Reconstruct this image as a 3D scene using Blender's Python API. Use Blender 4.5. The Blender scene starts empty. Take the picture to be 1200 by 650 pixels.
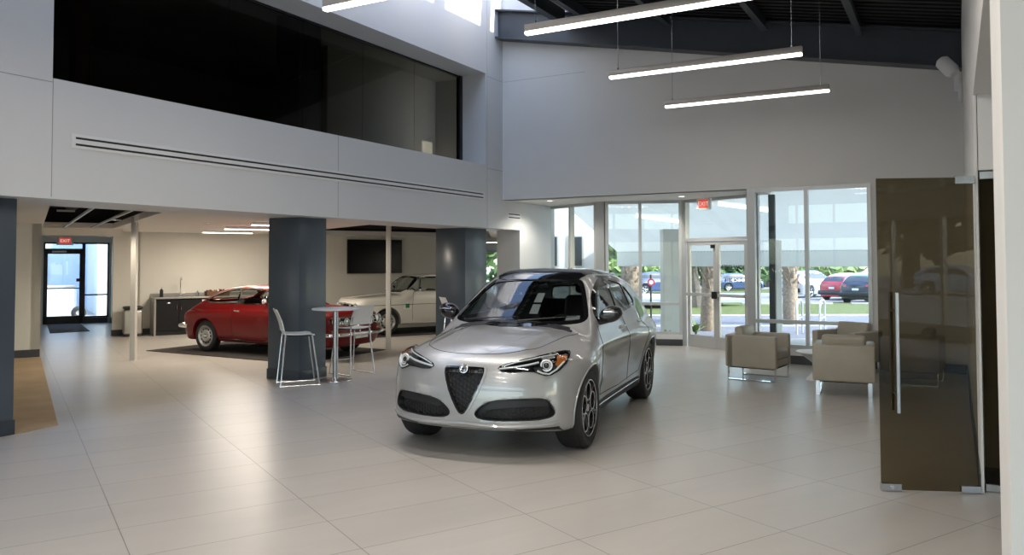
import bpy, bmesh, math, random
import numpy as np
from mathutils import Vector, Matrix
from mathutils.geometry import delaunay_2d_cdt
random.seed(7)
SC = bpy.context.scene
COL = SC.collection
PI = math.pi
def rad(a): return a * PI / 180.0

# ---------------------------------------------------------------- materials
def mat(name, color, rough=0.5, metal=0.0, coat=0.0, spec=0.5, noise=None, bump=None, emit=None, estr=1.0, coatr=0.03, sheen=0.0):
    m = bpy.data.materials.new(name); m.use_nodes = True
    nt = m.node_tree; b = nt.nodes['Principled BSDF']
    b.inputs['Base Color'].default_value = (*color, 1)
    b.inputs['Roughness'].default_value = rough
    b.inputs['Metallic'].default_value = metal
    b.inputs['Specular IOR Level'].default_value = spec
    if coat:
        b.inputs['Coat Weight'].default_value = coat; b.inputs['Coat Roughness'].default_value = coatr
    if sheen: b.inputs['Sheen Weight'].default_value = sheen
    if emit:
        b.inputs['Emission Color'].default_value = (*emit, 1); b.inputs['Emission Strength'].default_value = estr
    if noise:                                   # (scale, amount[, detail]): soft variation of the base colour
        tc = nt.nodes.new('ShaderNodeTexCoord'); n = nt.nodes.new('ShaderNodeTexNoise')
        n.inputs['Scale'].default_value = noise[0]; n.inputs['Detail'].default_value = noise[2] if len(noise) > 2 else 4
        nt.links.new(tc.outputs['Object'], n.inputs['Vector'])
        r = nt.nodes.new('ShaderNodeValToRGB')
        a = noise[1]
        r.color_ramp.elements[0].position = .3; r.color_ramp.elements[1].position = .7
        r.color_ramp.elements[0].color = (*[c * (1 - a) for c in color], 1)
        r.color_ramp.elements[1].color = (*[min(1, c * (1 + a)) for c in color], 1)
        nt.links.new(n.outputs['Fac'], r.inputs['Fac']); nt.links.new(r.outputs['Color'], b.inputs['Base Color'])
    if bump:                                    # (scale, strength)
        tc = nt.nodes.new('ShaderNodeTexCoord'); n = nt.nodes.new('ShaderNodeTexNoise')
        n.inputs['Scale'].default_value = bump[0]; n.inputs['Detail'].default_value = 6
        nt.links.new(tc.outputs['Object'], n.inputs['Vector'])
        bp = nt.nodes.new('ShaderNodeBump'); bp.inputs['Strength'].default_value = bump[1]; bp.inputs['Distance'].default_value = .01
        nt.links.new(n.outputs['Fac'], bp.inputs['Height']); nt.links.new(bp.outputs['Normal'], b.inputs['Normal'])
    return m

def glassmat(name, tint, ior=1.45, rough=0.0, boost=1.0):
    """thin pane: clear (tinted) see-through plus a fresnel reflection"""
    m = bpy.data.materials.new(name); m.use_nodes = True
    nt = m.node_tree; nt.nodes.clear()
    o = nt.nodes.new('ShaderNodeOutputMaterial'); t = nt.nodes.new('ShaderNodeBsdfTransparent'); g = nt.nodes.new('ShaderNodeBsdfGlossy')
    t.inputs['Color'].default_value = (*tint, 1); g.inputs['Roughness'].default_value = rough
    f0 = ((ior-1)/(ior+1))**2
    lw = nt.nodes.new('ShaderNodeLayerWeight'); lw.inputs['Blend'].default_value = .5      # Facing = 1 - |cos|
    pw = nt.nodes.new('ShaderNodeMath'); pw.operation = 'POWER'; pw.inputs[1].default_value = 5
    ma = nt.nodes.new('ShaderNodeMath'); ma.operation = 'MULTIPLY_ADD'; ma.inputs[1].default_value = 1-f0; ma.inputs[2].default_value = f0
    mul = nt.nodes.new('ShaderNodeMath'); mul.operation = 'MULTIPLY'; mul.inputs[1].default_value = boost; mul.use_clamp = True
    mx = nt.nodes.new('ShaderNodeMixShader')
    nt.links.new(lw.outputs['Facing'], pw.inputs[0]); nt.links.new(pw.outputs[0], ma.inputs[0]); nt.links.new(ma.outputs[0], mul.inputs[0]); nt.links.new(mul.outputs[0], mx.inputs[0])
    nt.links.new(t.outputs[0], mx.inputs[1]); nt.links.new(g.outputs[0], mx.inputs[2]); nt.links.new(mx.outputs[0], o.inputs[0])
    return m

def emat(name, color, strength):
    m = bpy.data.materials.new(name); m.use_nodes = True
    nt = m.node_tree; nt.nodes.clear()
    o = nt.nodes.new('ShaderNodeOutputMaterial'); e = nt.nodes.new('ShaderNodeEmission')
    e.inputs['Color'].default_value = (*color, 1); e.inputs['Strength'].default_value = strength
    nt.links.new(e.outputs[0], o.inputs[0]); return m

# ---------------------------------------------------------------- mesh building
class MB:
    def __init__(s): s.v = []; s.f = []
    def add(s, vs, fs):
        n = len(s.v); s.v.extend([tuple(float(q) for q in p) for p in vs]); s.f.extend([tuple(i + n for i in f) for f in fs]); return s
    def box(s, lo, hi):
        (a, b, c), (d, e, f) = lo, hi
        if a > d: a, d = d, a
        if b > e: b, e = e, b
        if c > f: c, f = f, c
        return s.add([(a,b,c),(d,b,c),(d,e,c),(a,e,c),(a,b,f),(d,b,f),(d,e,f),(a,e,f)],
                     [(3,2,1,0),(4,5,6,7),(0,1,5,4),(1,2,6,5),(2,3,7,6),(3,0,4,7)])
    def rbox(s, lo, hi, r=.01, seg=2, M=None):
        bm = bmesh.new(); bmesh.ops.create_cube(bm, size=1)
        d = [abs(hi[i] - lo[i]) for i in range(3)]; c = [(hi[i] + lo[i]) / 2 for i in range(3)]
        for v in bm.verts: v.co = Vector((v.co.x * d[0] + c[0], v.co.y * d[1] + c[1], v.co.z * d[2] + c[2]))
        r = min(r, min(d) * .49)
        bmesh.ops.bevel(bm, geom=bm.edges[:], offset=r, segments=seg, profile=.5, affect='EDGES')
        if M is not None: bm.transform(M)
        bm.verts.index_update()
        s.add([v.co for v in bm.verts], [[v.index for v in f.verts] for f in bm.faces]); bm.free(); return s
    def obox(s, p0, dx, dy, dz):
        """box from a corner and three edge vectors"""
        p0, dx, dy, dz = map(Vector, (p0, dx, dy, dz))
        if dx.cross(dy).dot(dz) < 0: p0 = p0 + dz; dz = -dz
        vs = [p0, p0+dx, p0+dx+dy, p0+dy]; vs += [v+dz for v in vs]
        return s.add(vs, [(3,2,1,0),(4,5,6,7),(0,1,5,4),(1,2,6,5),(2,3,7,6),(3,0,4,7)])
    def prism(s, poly, z0, z1):
        a = sum(poly[i][0]*poly[(i+1)%len(poly)][1]-poly[(i+1)%len(poly)][0]*poly[i][1] for i in range(len(poly)))
        if a < 0: poly = poly[::-1]
        n = len(poly)
        vs = [(x,y,z0) for x,y in poly] + [(x,y,z1) for x,y in poly]
        return s.add(vs, [tuple(range(n-1,-1,-1)), tuple(range(n,2*n))] + [(i,(i+1)%n,n+(i+1)%n,n+i) for i in range(n)])
    def pprism(s, poly, o, ux, uy, d):
        """polygon in the plane (o, ux, uy) pushed out along d"""
        o, ux, uy, d = map(Vector, (o, ux, uy, d)); n = len(poly)
        a = sum(poly[i][0]*poly[(i+1)%n][1]-poly[(i+1)%n][0]*poly[i][1] for i in range(n))
        if (a < 0) != (ux.cross(uy).dot(d) < 0): poly = poly[::-1]
        vs = [o + ux*p[0] + uy*p[1] for p in poly]; vs += [v + d for v in vs]
        return s.add(vs, [tuple(range(n-1,-1,-1)), tuple(range(n,2*n))] + [(i,(i+1)%n,n+(i+1)%n,n+i) for i in range(n)])
    def tube(s, pts, r, n=8, closed=False, caps=True):
        P = [Vector(p) for p in pts]; m = len(P)
        rs = r if isinstance(r, (list, tuple)) else [r]*m
        T = []
        for i in range(m):
            if closed: t = P[(i+1)%m] - P[i-1]
            else: t = P[min(i+1,m-1)] - P[max(i-1,0)]
            T.append(t.normalized())
        a = Vector((0,0,1)) if abs(T[0].z) < .9 else Vector((1,0,0))
        u = T[0].cross(a).normalized(); vs = []
        for i in range(m):
            u = (u - T[i]*u.dot(T[i])); u = u.normalized() if u.length > 1e-6 else T[i].orthogonal().normalized()
            w = T[i].cross(u)
            k = 1.0
            if 0 < i < m-1 or closed:
                d0 = (P[i]-P[i-1]).normalized(); d1 = (P[(i+1)%m]-P[i]).normalized()
                k = 1/max(.5, math.sqrt(max(0,(1+d0.dot(d1))/2)))
            for j in range(n):
                an = 2*PI*j/n; vs.append(P[i] + (u*math.cos(an) + w*math.sin(an))*rs[i]*(k if k < 1.6 else 1.6))
        fs = []
        for i in range(m if closed else m-1):
            for j in range(n):
                a0 = i*n+j; a1 = i*n+(j+1)%n; b0 = ((i+1)%m)*n+j; b1 = ((i+1)%m)*n+(j+1)%n
                fs.append((a0,a1,b1,b0))
        if caps and not closed: fs += [tuple(range(n-1,-1,-1)), tuple(range((m-1)*n, m*n))]
        return s.add(vs, fs)
    def cyl(s, p0, p1, r, n=16, r2=None): return s.tube([p0, p1], [r, r if r2 is None else r2], n)
    def lathe(s, prof, n=32, o=(0,0,0), ax=(0,0,1), cap=True):
        """profile of (radius, height) turned about axis ax through o"""
        o = Vector(o); ax = Vector(ax).normalized(); u = ax.orthogonal().normalized(); w = ax.cross(u)
        vs = []; fs = []; m = len(prof)
        for r, hh in prof:
            for j in range(n):
                an = 2*PI*j/n; vs.append(o + ax*hh + (u*math.cos(an)+w*math.sin(an))*r)
        for i in range(m-1):
            for j in range(n): fs.append((i*n+j, i*n+(j+1)%n, (i+1)*n+(j+1)%n, (i+1)*n+j))
        if cap:
            if prof[0][0] > 1e-5: fs.append(tuple(range(n-1,-1,-1)))
            if prof[-1][0] > 1e-5: fs.append(tuple(range((m-1)*n, m*n)))
        return s.add(vs, fs)
    def grid(s, fn, nu, nv):
        vs = [fn(i/nu, j/nv) for i in range(nu+1) for j in range(nv+1)]
        return s.add(vs, [(i*(nv+1)+j, (i+1)*(nv+1)+j, (i+1)*(nv+1)+j+1, i*(nv+1)+j+1) for i in range(nu) for j in range(nv)])
    def sphere(s, c, r, n=16, m=8, sc=(1,1,1)):
        prof = [(max(1e-4, r*math.sin(PI*i/m)), -r*math.cos(PI*i/m)) for i in range(m+1)]
        t = MB().lathe(prof, n, cap=False)
        return s.add([(c[0]+v[0]*sc[0], c[1]+v[1]*sc[1], c[2]+v[2]*sc[2]) for v in t.v], t.f)
    def xf(s, M):
        s.v = [tuple(M @ Vector(p)) for p in s.v]
        if M.determinant() < 0: s.f = [f[::-1] for f in s.f]
        return s
    def join(s, o, M=None):
        vs = o.v if M is None else [tuple(M @ Vector(p)) for p in o.v]
        fs = o.f if (M is None or M.determinant() > 0) else [f[::-1] for f in o.f]
        return s.add(vs, fs)
    def build(s, name, m, parent=None, smooth=35, fixn=False):
        me = bpy.data.meshes.new(name); me.from_pydata(s.v, [], s.f); me.validate()
        if fixn:
            bm = bmesh.new(); bm.from_mesh(me); bmesh.ops.recalc_face_normals(bm, faces=bm.faces[:]); bm.to_mesh(me); bm.free()
        if smooth and len(me.polygons):
            me.polygons.foreach_set('use_smooth', [True]*len(me.polygons)); me.set_sharp_from_angle(angle=rad(smooth))
        me.materials.append(m); o = bpy.data.objects.new(name, me); COL.objects.link(o)
        if parent is not None: o.parent = parent
        return o

def T(x, y, z): return Matrix.Translation((x, y, z))
def Rz(a): return Matrix.Rotation(a, 4, 'Z')
def Rx(a): return Matrix.Rotation(a, 4, 'X')
def Ry(a): return Matrix.Rotation(a, 4, 'Y')
def tag(o, label, cat, group=None, kind=None):
    o['label'] = label; o['category'] = cat
    if group: o['group'] = group
    if kind: o['kind'] = kind
    return o
def thing(name, label, cat, loc=(0,0,0), rz=0, group=None):
    o = bpy.data.objects.new(name, None); COL.objects.link(o); o.empty_display_size = .1
    o.location = loc; o.rotation_euler = (0, 0, rz); return tag(o, label, cat, group)
def struct(name, mb, m, smooth=0):
    o = mb.build(name, m, None, smooth); o['kind'] = 'structure'; return o
def dup(root, loc, rz, label=None, group=None):
    r = root.copy(); COL.objects.link(r); r.location = loc; r.rotation_euler = (0, 0, rz)
    if label: r['label'] = label
    if group: r['group'] = group
    for ch in list(root.children):
        c = ch.copy(); COL.objects.link(c); c.parent = r
        for g in ch.children:
            d = g.copy(); COL.objects.link(d); d.parent = c
    return r
def text_mb(txt, size, depth=.001, align='CENTER', bold=0):
    cu = bpy.data.curves.new('t', 'FONT'); cu.body = txt; cu.size = size; cu.extrude = depth; cu.offset = bold; cu.align_x = align; cu.align_y = 'CENTER'
    o = bpy.data.objects.new('t', cu); COL.objects.link(o)
    dg = bpy.context.evaluated_depsgraph_get(); me = bpy.data.meshes.new_from_object(o.evaluated_get(dg))
    mb = MB().add([v.co for v in me.vertices], [list(p.vertices) for p in me.polygons])
    bpy.data.objects.remove(o); bpy.data.curves.remove(cu); bpy.data.meshes.remove(me); return mb

# ---------------------------------------------------------------- curves and sculpted (implicit) bodies
def spl(xs, ys):
    """natural cubic spline, linear outside"""
    x = np.array(xs, float); y = np.array(ys, float)
    if x[0] > x[-1]: x = x[::-1]; y = y[::-1]
    n = len(x); h = np.diff(x); A = np.eye(n); r = np.zeros(n)
    for i in range(1, n-1):
        A[i,i-1] = h[i-1]; A[i,i] = 2*(h[i-1]+h[i]); A[i,i+1] = h[i]
        r[i] = 6*((y[i+1]-y[i])/h[i]-(y[i]-y[i-1])/h[i-1])
    M = np.linalg.solve(A, r)
    def fn(q):
        q = np.asarray(q, float); qc = np.clip(q, x[0], x[-1])
        i = np.clip(np.searchsorted(x, qc)-1, 0, n-2); hh = h[i]; a = (x[i+1]-qc)/hh; b = (qc-x[i])/hh
        v = a*y[i]+b*y[i+1]+((a**3-a)*M[i]+(b**3-b)*M[i+1])*hh*hh/6
        s0 = (y[1]-y[0])/h[0]-h[0]*(2*M[0]+M[1])/6; s1 = (y[-1]-y[-2])/h[-1]+h[-1]*(M[-2]+2*M[-1])/6
        return v + np.where(q < x[0], (q-x[0])*s0, 0) + np.where(q > x[-1], (q-x[-1])*s1, 0)
    return fn
def smax(a, b, k): h = np.maximum(k-np.abs(a-b), 0)/k; return np.maximum(a, b)+h*h*k*.25
def smin(a, b, k): return -smax(-a, -b, k)
def sstep(a, b, x): t = np.clip((x-a)/(b-a), 0, 1); return t*t*(3-2*t)
def chaikin(p, it=2):
    p = [tuple(q) for q in p]
    for _ in range(it):
        r = []
        for i in range(len(p)):
            a, b = p[i], p[(i+1) % len(p)]
            r += [(a[0]*.75+b[0]*.25, a[1]*.75+b[1]*.25), (a[0]*.25+b[0]*.75, a[1]*.25+b[1]*.75)]
        p = r
    return p
def ccw(p):
    a = sum(p[i][0]*p[(i+1)%len(p)][1]-p[(i+1)%len(p)][0]*p[i][1] for i in range(len(p)))
    return list(p) if a > 0 else list(p)[::-1]
def dens(p, d, closed=True):
    r = []
    for i in range(len(p) if closed else len(p)-1):
        a = np.array(p[i], float); b = np.array(p[(i+1) % len(p)], float); n = max(1, int(math.ceil(np.linalg.norm(b-a)/d)))
        for k in range(n): r.append(tuple(a+(b-a)*k/n))
    if not closed: r.append(tuple(p[-1]))
    return r
def inset(p, d):
    p = ccw(p); n = len(p); r = []
    for i in range(n):
        a = Vector(p[i-1]); b = Vector(p[i]); c = Vector(p[(i+1) % n])
        e0 = (b-a).normalized(); e1 = (c-b).normalized()
        n0 = Vector((-e0.y, e0.x)); n1 = Vector((-e1.y, e1.x)); m = n0+n1
        m = m/max(.6, m.dot(n0)) if m.length > 1e-6 else n0
        r.append((b.x+m.x*d, b.y+m.y*d))
    return r
def sdpoly(u, v, poly):
    p = np.array(poly, float); d = None; s = None
    for i in range(len(p)):
        a = p[i]; b = p[(i+1) % len(p)]; e = b-a
        wu = u-a[0]; wv = v-a[1]; t = np.clip((wu*e[0]+wv*e[1])/(e@e), 0, 1)
        dd = (wu-e[0]*t)**2+(wv-e[1]*t)**2
        c1 = (v >= a[1]); c2 = (v < b[1]); c3 = (e[0]*wv > e[1]*wu)
        fl = (c1 & c2 & c3) | (~c1 & ~c2 & ~c3)
        d = dd if d is None else np.minimum(d, dd)
        s = np.where(fl, -1.0, 1.0) if s is None else np.where(fl, -s, s)
    return s*np.sqrt(d)
def surfnet(f, lo, hi, h, newton=3, fproj=None):
    """mirror-symmetric (about y=0) surface of f<0 as quads; returns verts, faces"""
    xs = np.arange(lo[0], hi[0]+h, h); zs = np.arange(lo[2], hi[2]+h, h); ys = (np.arange(0, int(hi[1]/h)+3)-.5)*h
    F = np.broadcast_to(f(xs[:,None,None], np.abs(ys)[None,:,None], zs[None,None,:]), (len(xs), len(ys), len(zs))).astype(np.float32)
    S = F < 0
    c = [(a,b,d) for a in (0,1) for b in (0,1) for d in (0,1)]
    sh = tuple(n-1 for n in F.shape)
    cnt = np.zeros(sh, np.int8)
    for a,b,d in c: cnt += S[a:a+sh[0], b:b+sh[1], d:d+sh[2]]
    I, J, K = np.nonzero((cnt > 0) & (cnt < 8)); n = len(I)
    idx = -np.ones(sh, np.int64); idx[I,J,K] = np.arange(n)
    V = np.zeros((n,3)); W = np.zeros(n)
    g = {q: F[I+q[0], J+q[1], K+q[2]] for q in c}
    for q in c:
        for ax in range(3):
            if q[ax]: continue
            q2 = tuple(1 if i == ax else q[i] for i in range(3)); fa, fb = g[q], g[q2]
            m = (fa < 0) != (fb < 0); t = np.where(m, fa/np.where(m, fa-fb, 1), 0)
            for i in range(3):
                V[:,i] += np.where(m, q[i]+(t if i == ax else 0), 0)
            W += m
    V /= W[:,None]
    P = np.stack([xs[I]+V[:,0]*h, ys[J]+V[:,1]*h, zs[K]+V[:,2]*h], 1)
    ctr = J == 0; P[ctr,1] = 0
    fp = fproj or f
    for _ in range(newton):
        e = 1e-4; v0 = fp(P[:,0], np.abs(P[:,1]), P[:,2]); G = np.zeros_like(P)
        for i in range(3):
            Q = P.copy(); Q[:,i] += e; G[:,i] = (fp(Q[:,0], np.abs(Q[:,1]), Q[:,2])-v0)/e
        st = v0[:,None]*G/np.maximum((G*G).sum(1), .2)[:,None]
        ln = np.linalg.norm(st, axis=1); st *= np.minimum(1, .5*h/np.maximum(ln, 1e-9))[:,None]
        P = P-st; P[ctr,1] = 0
    Q = []
    def quads(A, B, ax):
        m = (A != B); m[:, :1, :] = False
        i, j, k = np.nonzero(m)
        o = [(0,-1,-1),(0,0,-1),(0,0,0),(0,-1,0)] if ax == 0 else ([(-1,0,-1),(-1,0,0),(0,0,0),(0,0,-1)] if ax == 1 else [(-1,-1,0),(0,-1,0),(0,0,0),(-1,0,0)])
        ok = np.ones(len(i), bool); q = []
        for a in o:
            ii, jj, kk = i+a[0], j+a[1], k+a[2]
            ok &= (ii >= 0) & (jj >= 0) & (kk >= 0) & (ii < sh[0]) & (jj < sh[1]) & (kk < sh[2]); q.append((ii,jj,kk))
        q = np.stack([idx[np.clip(a,0,sh[0]-1), np.clip(b,0,sh[1]-1), np.clip(d,0,sh[2]-1)] for a,b,d in q], 1)
        fl = A[i,j,k]; q = np.where(fl[:,None], q, q[:,::-1]); Q.append(q[ok & (q >= 0).all(1)])
    quads(S[:-1], S[1:], 0); quads(S[:,:-1], S[:,1:], 1); quads(S[:,:,:-1], S[:,:,1:], 2)
    Q = np.concatenate(Q)
    mir = np.arange(n); nc = np.nonzero(~ctr)[0]; mir[nc] = n+np.arange(len(nc))
    PM = P[nc]*np.array([1,-1,1])
    return np.concatenate([P, PM]), np.concatenate([Q, mir[Q][:,::-1]])
def np_obj(name, V, Fq, m, parent=None, smooth=40):
    me = bpy.data.meshes.new(name); me.from_pydata(V.tolist(), [], Fq.tolist()); me.validate()
    me.polygons.foreach_set('use_smooth', [True]*len(me.polygons)); me.set_sharp_from_angle(angle=rad(smooth))
    me.materials.append(m); o = bpy.data.objects.new(name, me); COL.objects.link(o)
    if parent is not None: o.parent = parent
    return o
AX = {'x': (0,1,2), 'y': (1,0,2), 'z': (2,0,1)}      # axis -> (ray axis, u axis, v axis)
def hit(f, uv, axis, side=1, start=2.6, depth=2.6, step=.012):
    """first surface point met coming from outside (side = +1 or -1) along an axis"""
    r, u, v = AX[axis]; uv = np.atleast_2d(np.array(uv, float)); n = len(uv)
    P = np.zeros((n,3)); P[:,u] = uv[:,0]; P[:,v] = uv[:,1]
    def ev(t):
        Q = P.copy(); Q[:,r] = t*side; return f(Q[:,0], np.abs(Q[:,1]), Q[:,2])
    ts = np.full(n, start); done = np.zeros(n, bool); hi_ = np.full(n, start); lo_ = np.full(n, start-depth)
    t = start
    while t > start-depth:
        m = (~done) & (ev(np.full(n, t)) < 0)
        hi_[m] = t+step; lo_[m] = t; done |= m; t -= step
        if done.all(): break
    for _ in range(22):
        mid = (hi_+lo_)/2; ins = ev(mid) < 0; lo_ = np.where(ins, mid, lo_); hi_ = np.where(ins, hi_, mid)
    P[:,r] = hi_*side
    if not done.all():                              # rays that miss take the height of the nearest hit
        ok = np.nonzero(done)[0]
        for i in np.nonzero(~done)[0]:
            j = ok[np.argmin(((uv[ok]-uv[i])**2).sum(1))]; P[i,r] = P[j,r]
    e = 1e-3; g = np.zeros((n,3)); ap = lambda Q: f(Q[:,0], np.abs(Q[:,1]), Q[:,2])
    for i in range(3):
        A = P.copy(); B = P.copy(); A[:,i] += e; B[:,i] -= e; g[:,i] = ap(A)-ap(B)
    g /= np.maximum(np.linalg.norm(g, axis=1), 1e-9)[:,None]
    return P, g
def patch(f, poly, axis, side=1, grid=.03, off=.004, thick=.012, **kw):
    """a shell piece lying on the body surface, its outline given in projection"""
    b = dens(ccw(poly), grid*.7); n = len(b)
    pts = [Vector(p) for p in b]; pa = np.array(b)
    x0, y0 = pa.min(0); x1, y1 = pa.max(0); gx = np.arange(x0+grid*.5, x1, grid); gy = np.arange(y0+grid*.5, y1, grid)
    if len(gx) and len(gy):
        U, Vv = np.meshgrid(gx, gy); U = U.ravel(); Vv = Vv.ravel(); ins = sdpoly(U, Vv, b) < -grid*.35
        pts += [Vector((a, c)) for a, c in zip(U[ins], Vv[ins])]
    r = delaunay_2d_cdt(pts, [(i, (i+1) % n) for i in range(n)], [], 1, 1e-6)
    uv = np.array([tuple(p) for p in r[0]]); tris = [tuple(t) for t in r[2]]
    P, N = hit(f, uv, axis, side, **kw)
    out = P+N*off
    mb = MB(); ra, ua, va = AX[axis]
    flip = {'x': 1, 'y': -1, 'z': 1}[axis]*side < 0
    tris = [t[::-1] if flip else t for t in tris]
    ec = {}
    for t in tris:
        for i in range(len(t)): ec[(t[i], t[(i+1) % len(t)])] = 1
    be = [e for e in ec if (e[1], e[0]) not in ec]
    m = len(uv); vs = [tuple(p) for p in out]+[tuple(p) for p in (P-N*thick)]
    fs = list(tris)+[(e[1], e[0], e[0]+m, e[1]+m) for e in be]
    return mb.add(vs, fs)
def ring(f, outer, inner, axis, side=1, off=.003, thick=.008, **kw):
    """frame between two outlines with the same number of points, on the body surface"""
    n = len(outer)
    P, N = hit(f, list(outer)+list(inner), axis, side, **kw)
    out = P+N*off; bk = P-N*thick
    flip = ({'x': 1, 'y': -1, 'z': 1}[axis]*side < 0)
    fs = []
    for i in range(n):
        j = (i+1) % n
        q = [(i, j, n+j, n+i), (j, i, 2*n+i, 2*n+j), (n+i, n+j, 3*n+j, 3*n+i)]
        fs += [t[::-1] if flip else t for t in q]
    return MB().add([tuple(p) for p in out]+[tuple(p) for p in bk], fs)
def seam(f, path, axis, side=1, r=.003, off=0.0, closed=False, d=.03, n=5, **kw):
    """thin line (panel gap, trim strip) following the surface"""
    p = dens(path, d, closed); P, N = hit(f, p, axis, side, **kw)
    return MB().tube([tuple(q) for q in P+N*off], r, n, closed)
def mirY(mb): 
    m = MB(); m.join(mb, Matrix.Scale(-1, 4, (0,1,0))); return m
# ---------------------------------------------------------------- camera (eye height 1.75 m at the world origin, +Y runs along the left wall)
def make_camera():
    F, CY, PITCH, ROLL, YAW = 924.2, 274.7, 0.032697, -0.0023575, 0.5117265
    cp, sp = math.cos(PITCH), math.sin(PITCH)
    fw = Vector((0, cp, sp)); up0 = Vector((0, -sp, cp)); r0 = Vector((1, 0, 0))
    r = r0*math.cos(ROLL)+up0*math.sin(ROLL); u = -r0*math.sin(ROLL)+up0*math.cos(ROLL)
    R = Matrix.Rotation(YAW, 3, 'Z'); fw, r, u = R@fw, R@r, R@u
    cam = bpy.data.cameras.new('camera'); o = bpy.data.objects.new('camera', cam); COL.objects.link(o)
    o.matrix_world = Matrix(((r.x, u.x, -fw.x, 0), (r.y, u.y, -fw.y, 0), (r.z, u.z, -fw.z, 1.75), (0, 0, 0, 1)))
    cam.sensor_width = 36; cam.lens = F/1200*36; cam.shift_y = -(325-CY)/1200
    cam.clip_start = .05; cam.clip_end = 400
    SC.camera = o
make_camera()
# ---------------------------------------------------------------- the silver SUV (x forward, y left, z up, origin on the floor midway between the axles)
M_silver = mat('silver_paint', (.40,.40,.398), .36, .45, coat=1.0, coatr=.02)
M_gblack = mat('gloss_black', (.006,.006,.007), .08, 0, coat=.6)
M_mblack = mat('matt_black_plastic', (.012,.012,.013), .45)
M_rubber = mat('tyre_rubber', (.013,.013,.014), .6, bump=(60,.2))
M_chrome = mat('chrome', (.82,.83,.85), .08, 1.0)
M_satin = mat('satin_silver', (.55,.55,.56), .25, 1.0)
M_dark = mat('dark_interior', (.018,.017,.017), .6)
M_leather = mat('dark_leather', (.03,.028,.027), .5)
M_carglass = glassmat('car_glass', (.42,.45,.45), 1.55, boost=1.4)
M_led = mat('lamp_silver', (.80,.81,.82), .3, .25)
M_clear = glassmat('clear_lens', (.9,.92,.93), 1.45)
M_paper = mat('white_paper', (.75,.75,.74), .7)
M_amber = mat('amber_lens', (.34,.10,.015), .2, coat=.5)
M_well = mat('wheel_well', (.008,.008,.008), .8)
M_rim = mat('dark_alloy', (.05,.05,.053), .3, .8)

S_hood = spl([-2.6,-1.2,0,.75,1.1,1.5,1.8,2.05,2.2,2.32], [1.08,1.1,1.085,1.085,1.075,1.03,.985,.925,.87,.79])
S_plan = spl([-2.6,-2.2,-1.9,-1.4,-.9,-.2,.5,1.0,1.42,1.75,2.0,2.3], [.80,.88,.925,.945,.925,.905,.902,.915,.94,.935,.915,.87])
S_sec = spl([.15,.28,.42,.58,.72,.86,.96,1.04,1.12], [-.10,-.055,-.035,-.012,-.006,-.004,-.018,-.05,-.10])
S_roof = spl([-2.45,-2.2,-1.9,-1.55,-1.1,-.6,-.2,.08,.22,.5,.8,1.02,1.3], [.96,1.16,1.40,1.525,1.605,1.652,1.654,1.625,1.575,1.425,1.255,1.12,.93])
S_front = spl([0,.2,.4,.6,.75,.86,.93,1.0], [2.285,2.277,2.245,2.165,2.06,1.92,1.74,1.45])
S_fz = spl([.15,.22,.32,.46,.6,.7,.8,.9,1.0,1.1], [-.16,-.06,-.01,0,-.01,-.03,-.065,-.13,-.25,-.45])
def f_suv(x, y, z):
    # lower body
    hood = S_hood(x)-.055*(y/.8)**2-.07*sstep(.55,.92,y)+.016*(1-sstep(.40,.52,y-.05*(x-1)))*sstep(.9,1.2,x)*(1-sstep(1.9,2.2,x))
    arch = .03*np.exp(-((x-1.41)/.42)**2-((z-.72)/.22)**2)+.04*np.exp(-((x+1.41)/.5)**2-((z-.82)/.2)**2)
    groove = -.014*np.exp(-((z-.52-.06*(-x+.6))/.11)**2)*sstep(-1.0,-.6,x)*(1-sstep(.6,1.0,x))
    W = S_plan(x)+S_sec(z)+arch+groove
    side = y-W
    front = (x-(S_front(y)+S_fz(z)))*.93
    rear = ((-2.36+.16*(y/.8)**4+.05*(z-.75)**2)-x)*.95
    bot = (.235+.03*sstep(1.7,2.2,x)-.05*sstep(.7,.9,y)*(1-sstep(1.0,1.5,x)))-z
    b = smax(smax(side, (z-hood)*.97, .11), front, .07)
    b = smax(smax(b, rear, .12), bot, .06)
    # greenhouse
    xr = x+.20*y**2*(x > -5)
    roof = (z-(S_roof(xr)-.05*(y/.62)**2*.6))*np.where(x > .1, .82, .95)
    gw = (y-(.835-.40*(z-1.05)-.10*sstep(1.42,1.7,z)-.05*sstep(-1.2,-2.3,x)*0-.10*sstep(1.0,2.3,-x)))*.93
    g = smax(smax(roof, gw, .10), .9-z, .02)
    g = smax(g, -2.28-x, .06)
    return smin(b, g, .045)
def suv_arch(x, y, z):
    r = np.minimum(np.hypot(x-1.409, z-.37), np.hypot(x+1.409, z-.37))-.405
    return np.maximum(r, .55-y)
def torus(mb, c, ax, R, r, n=32, k=8, sc=(1,1)):
    c = Vector(c); ax = Vector(ax).normalized(); u = ax.orthogonal().normalized(); w = ax.cross(u)
    return mb.tube([c+(u*math.cos(2*PI*i/n)*sc[0]+w*math.sin(2*PI*i/n)*sc[1])*R for i in range(n)], r, k, True)
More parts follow.
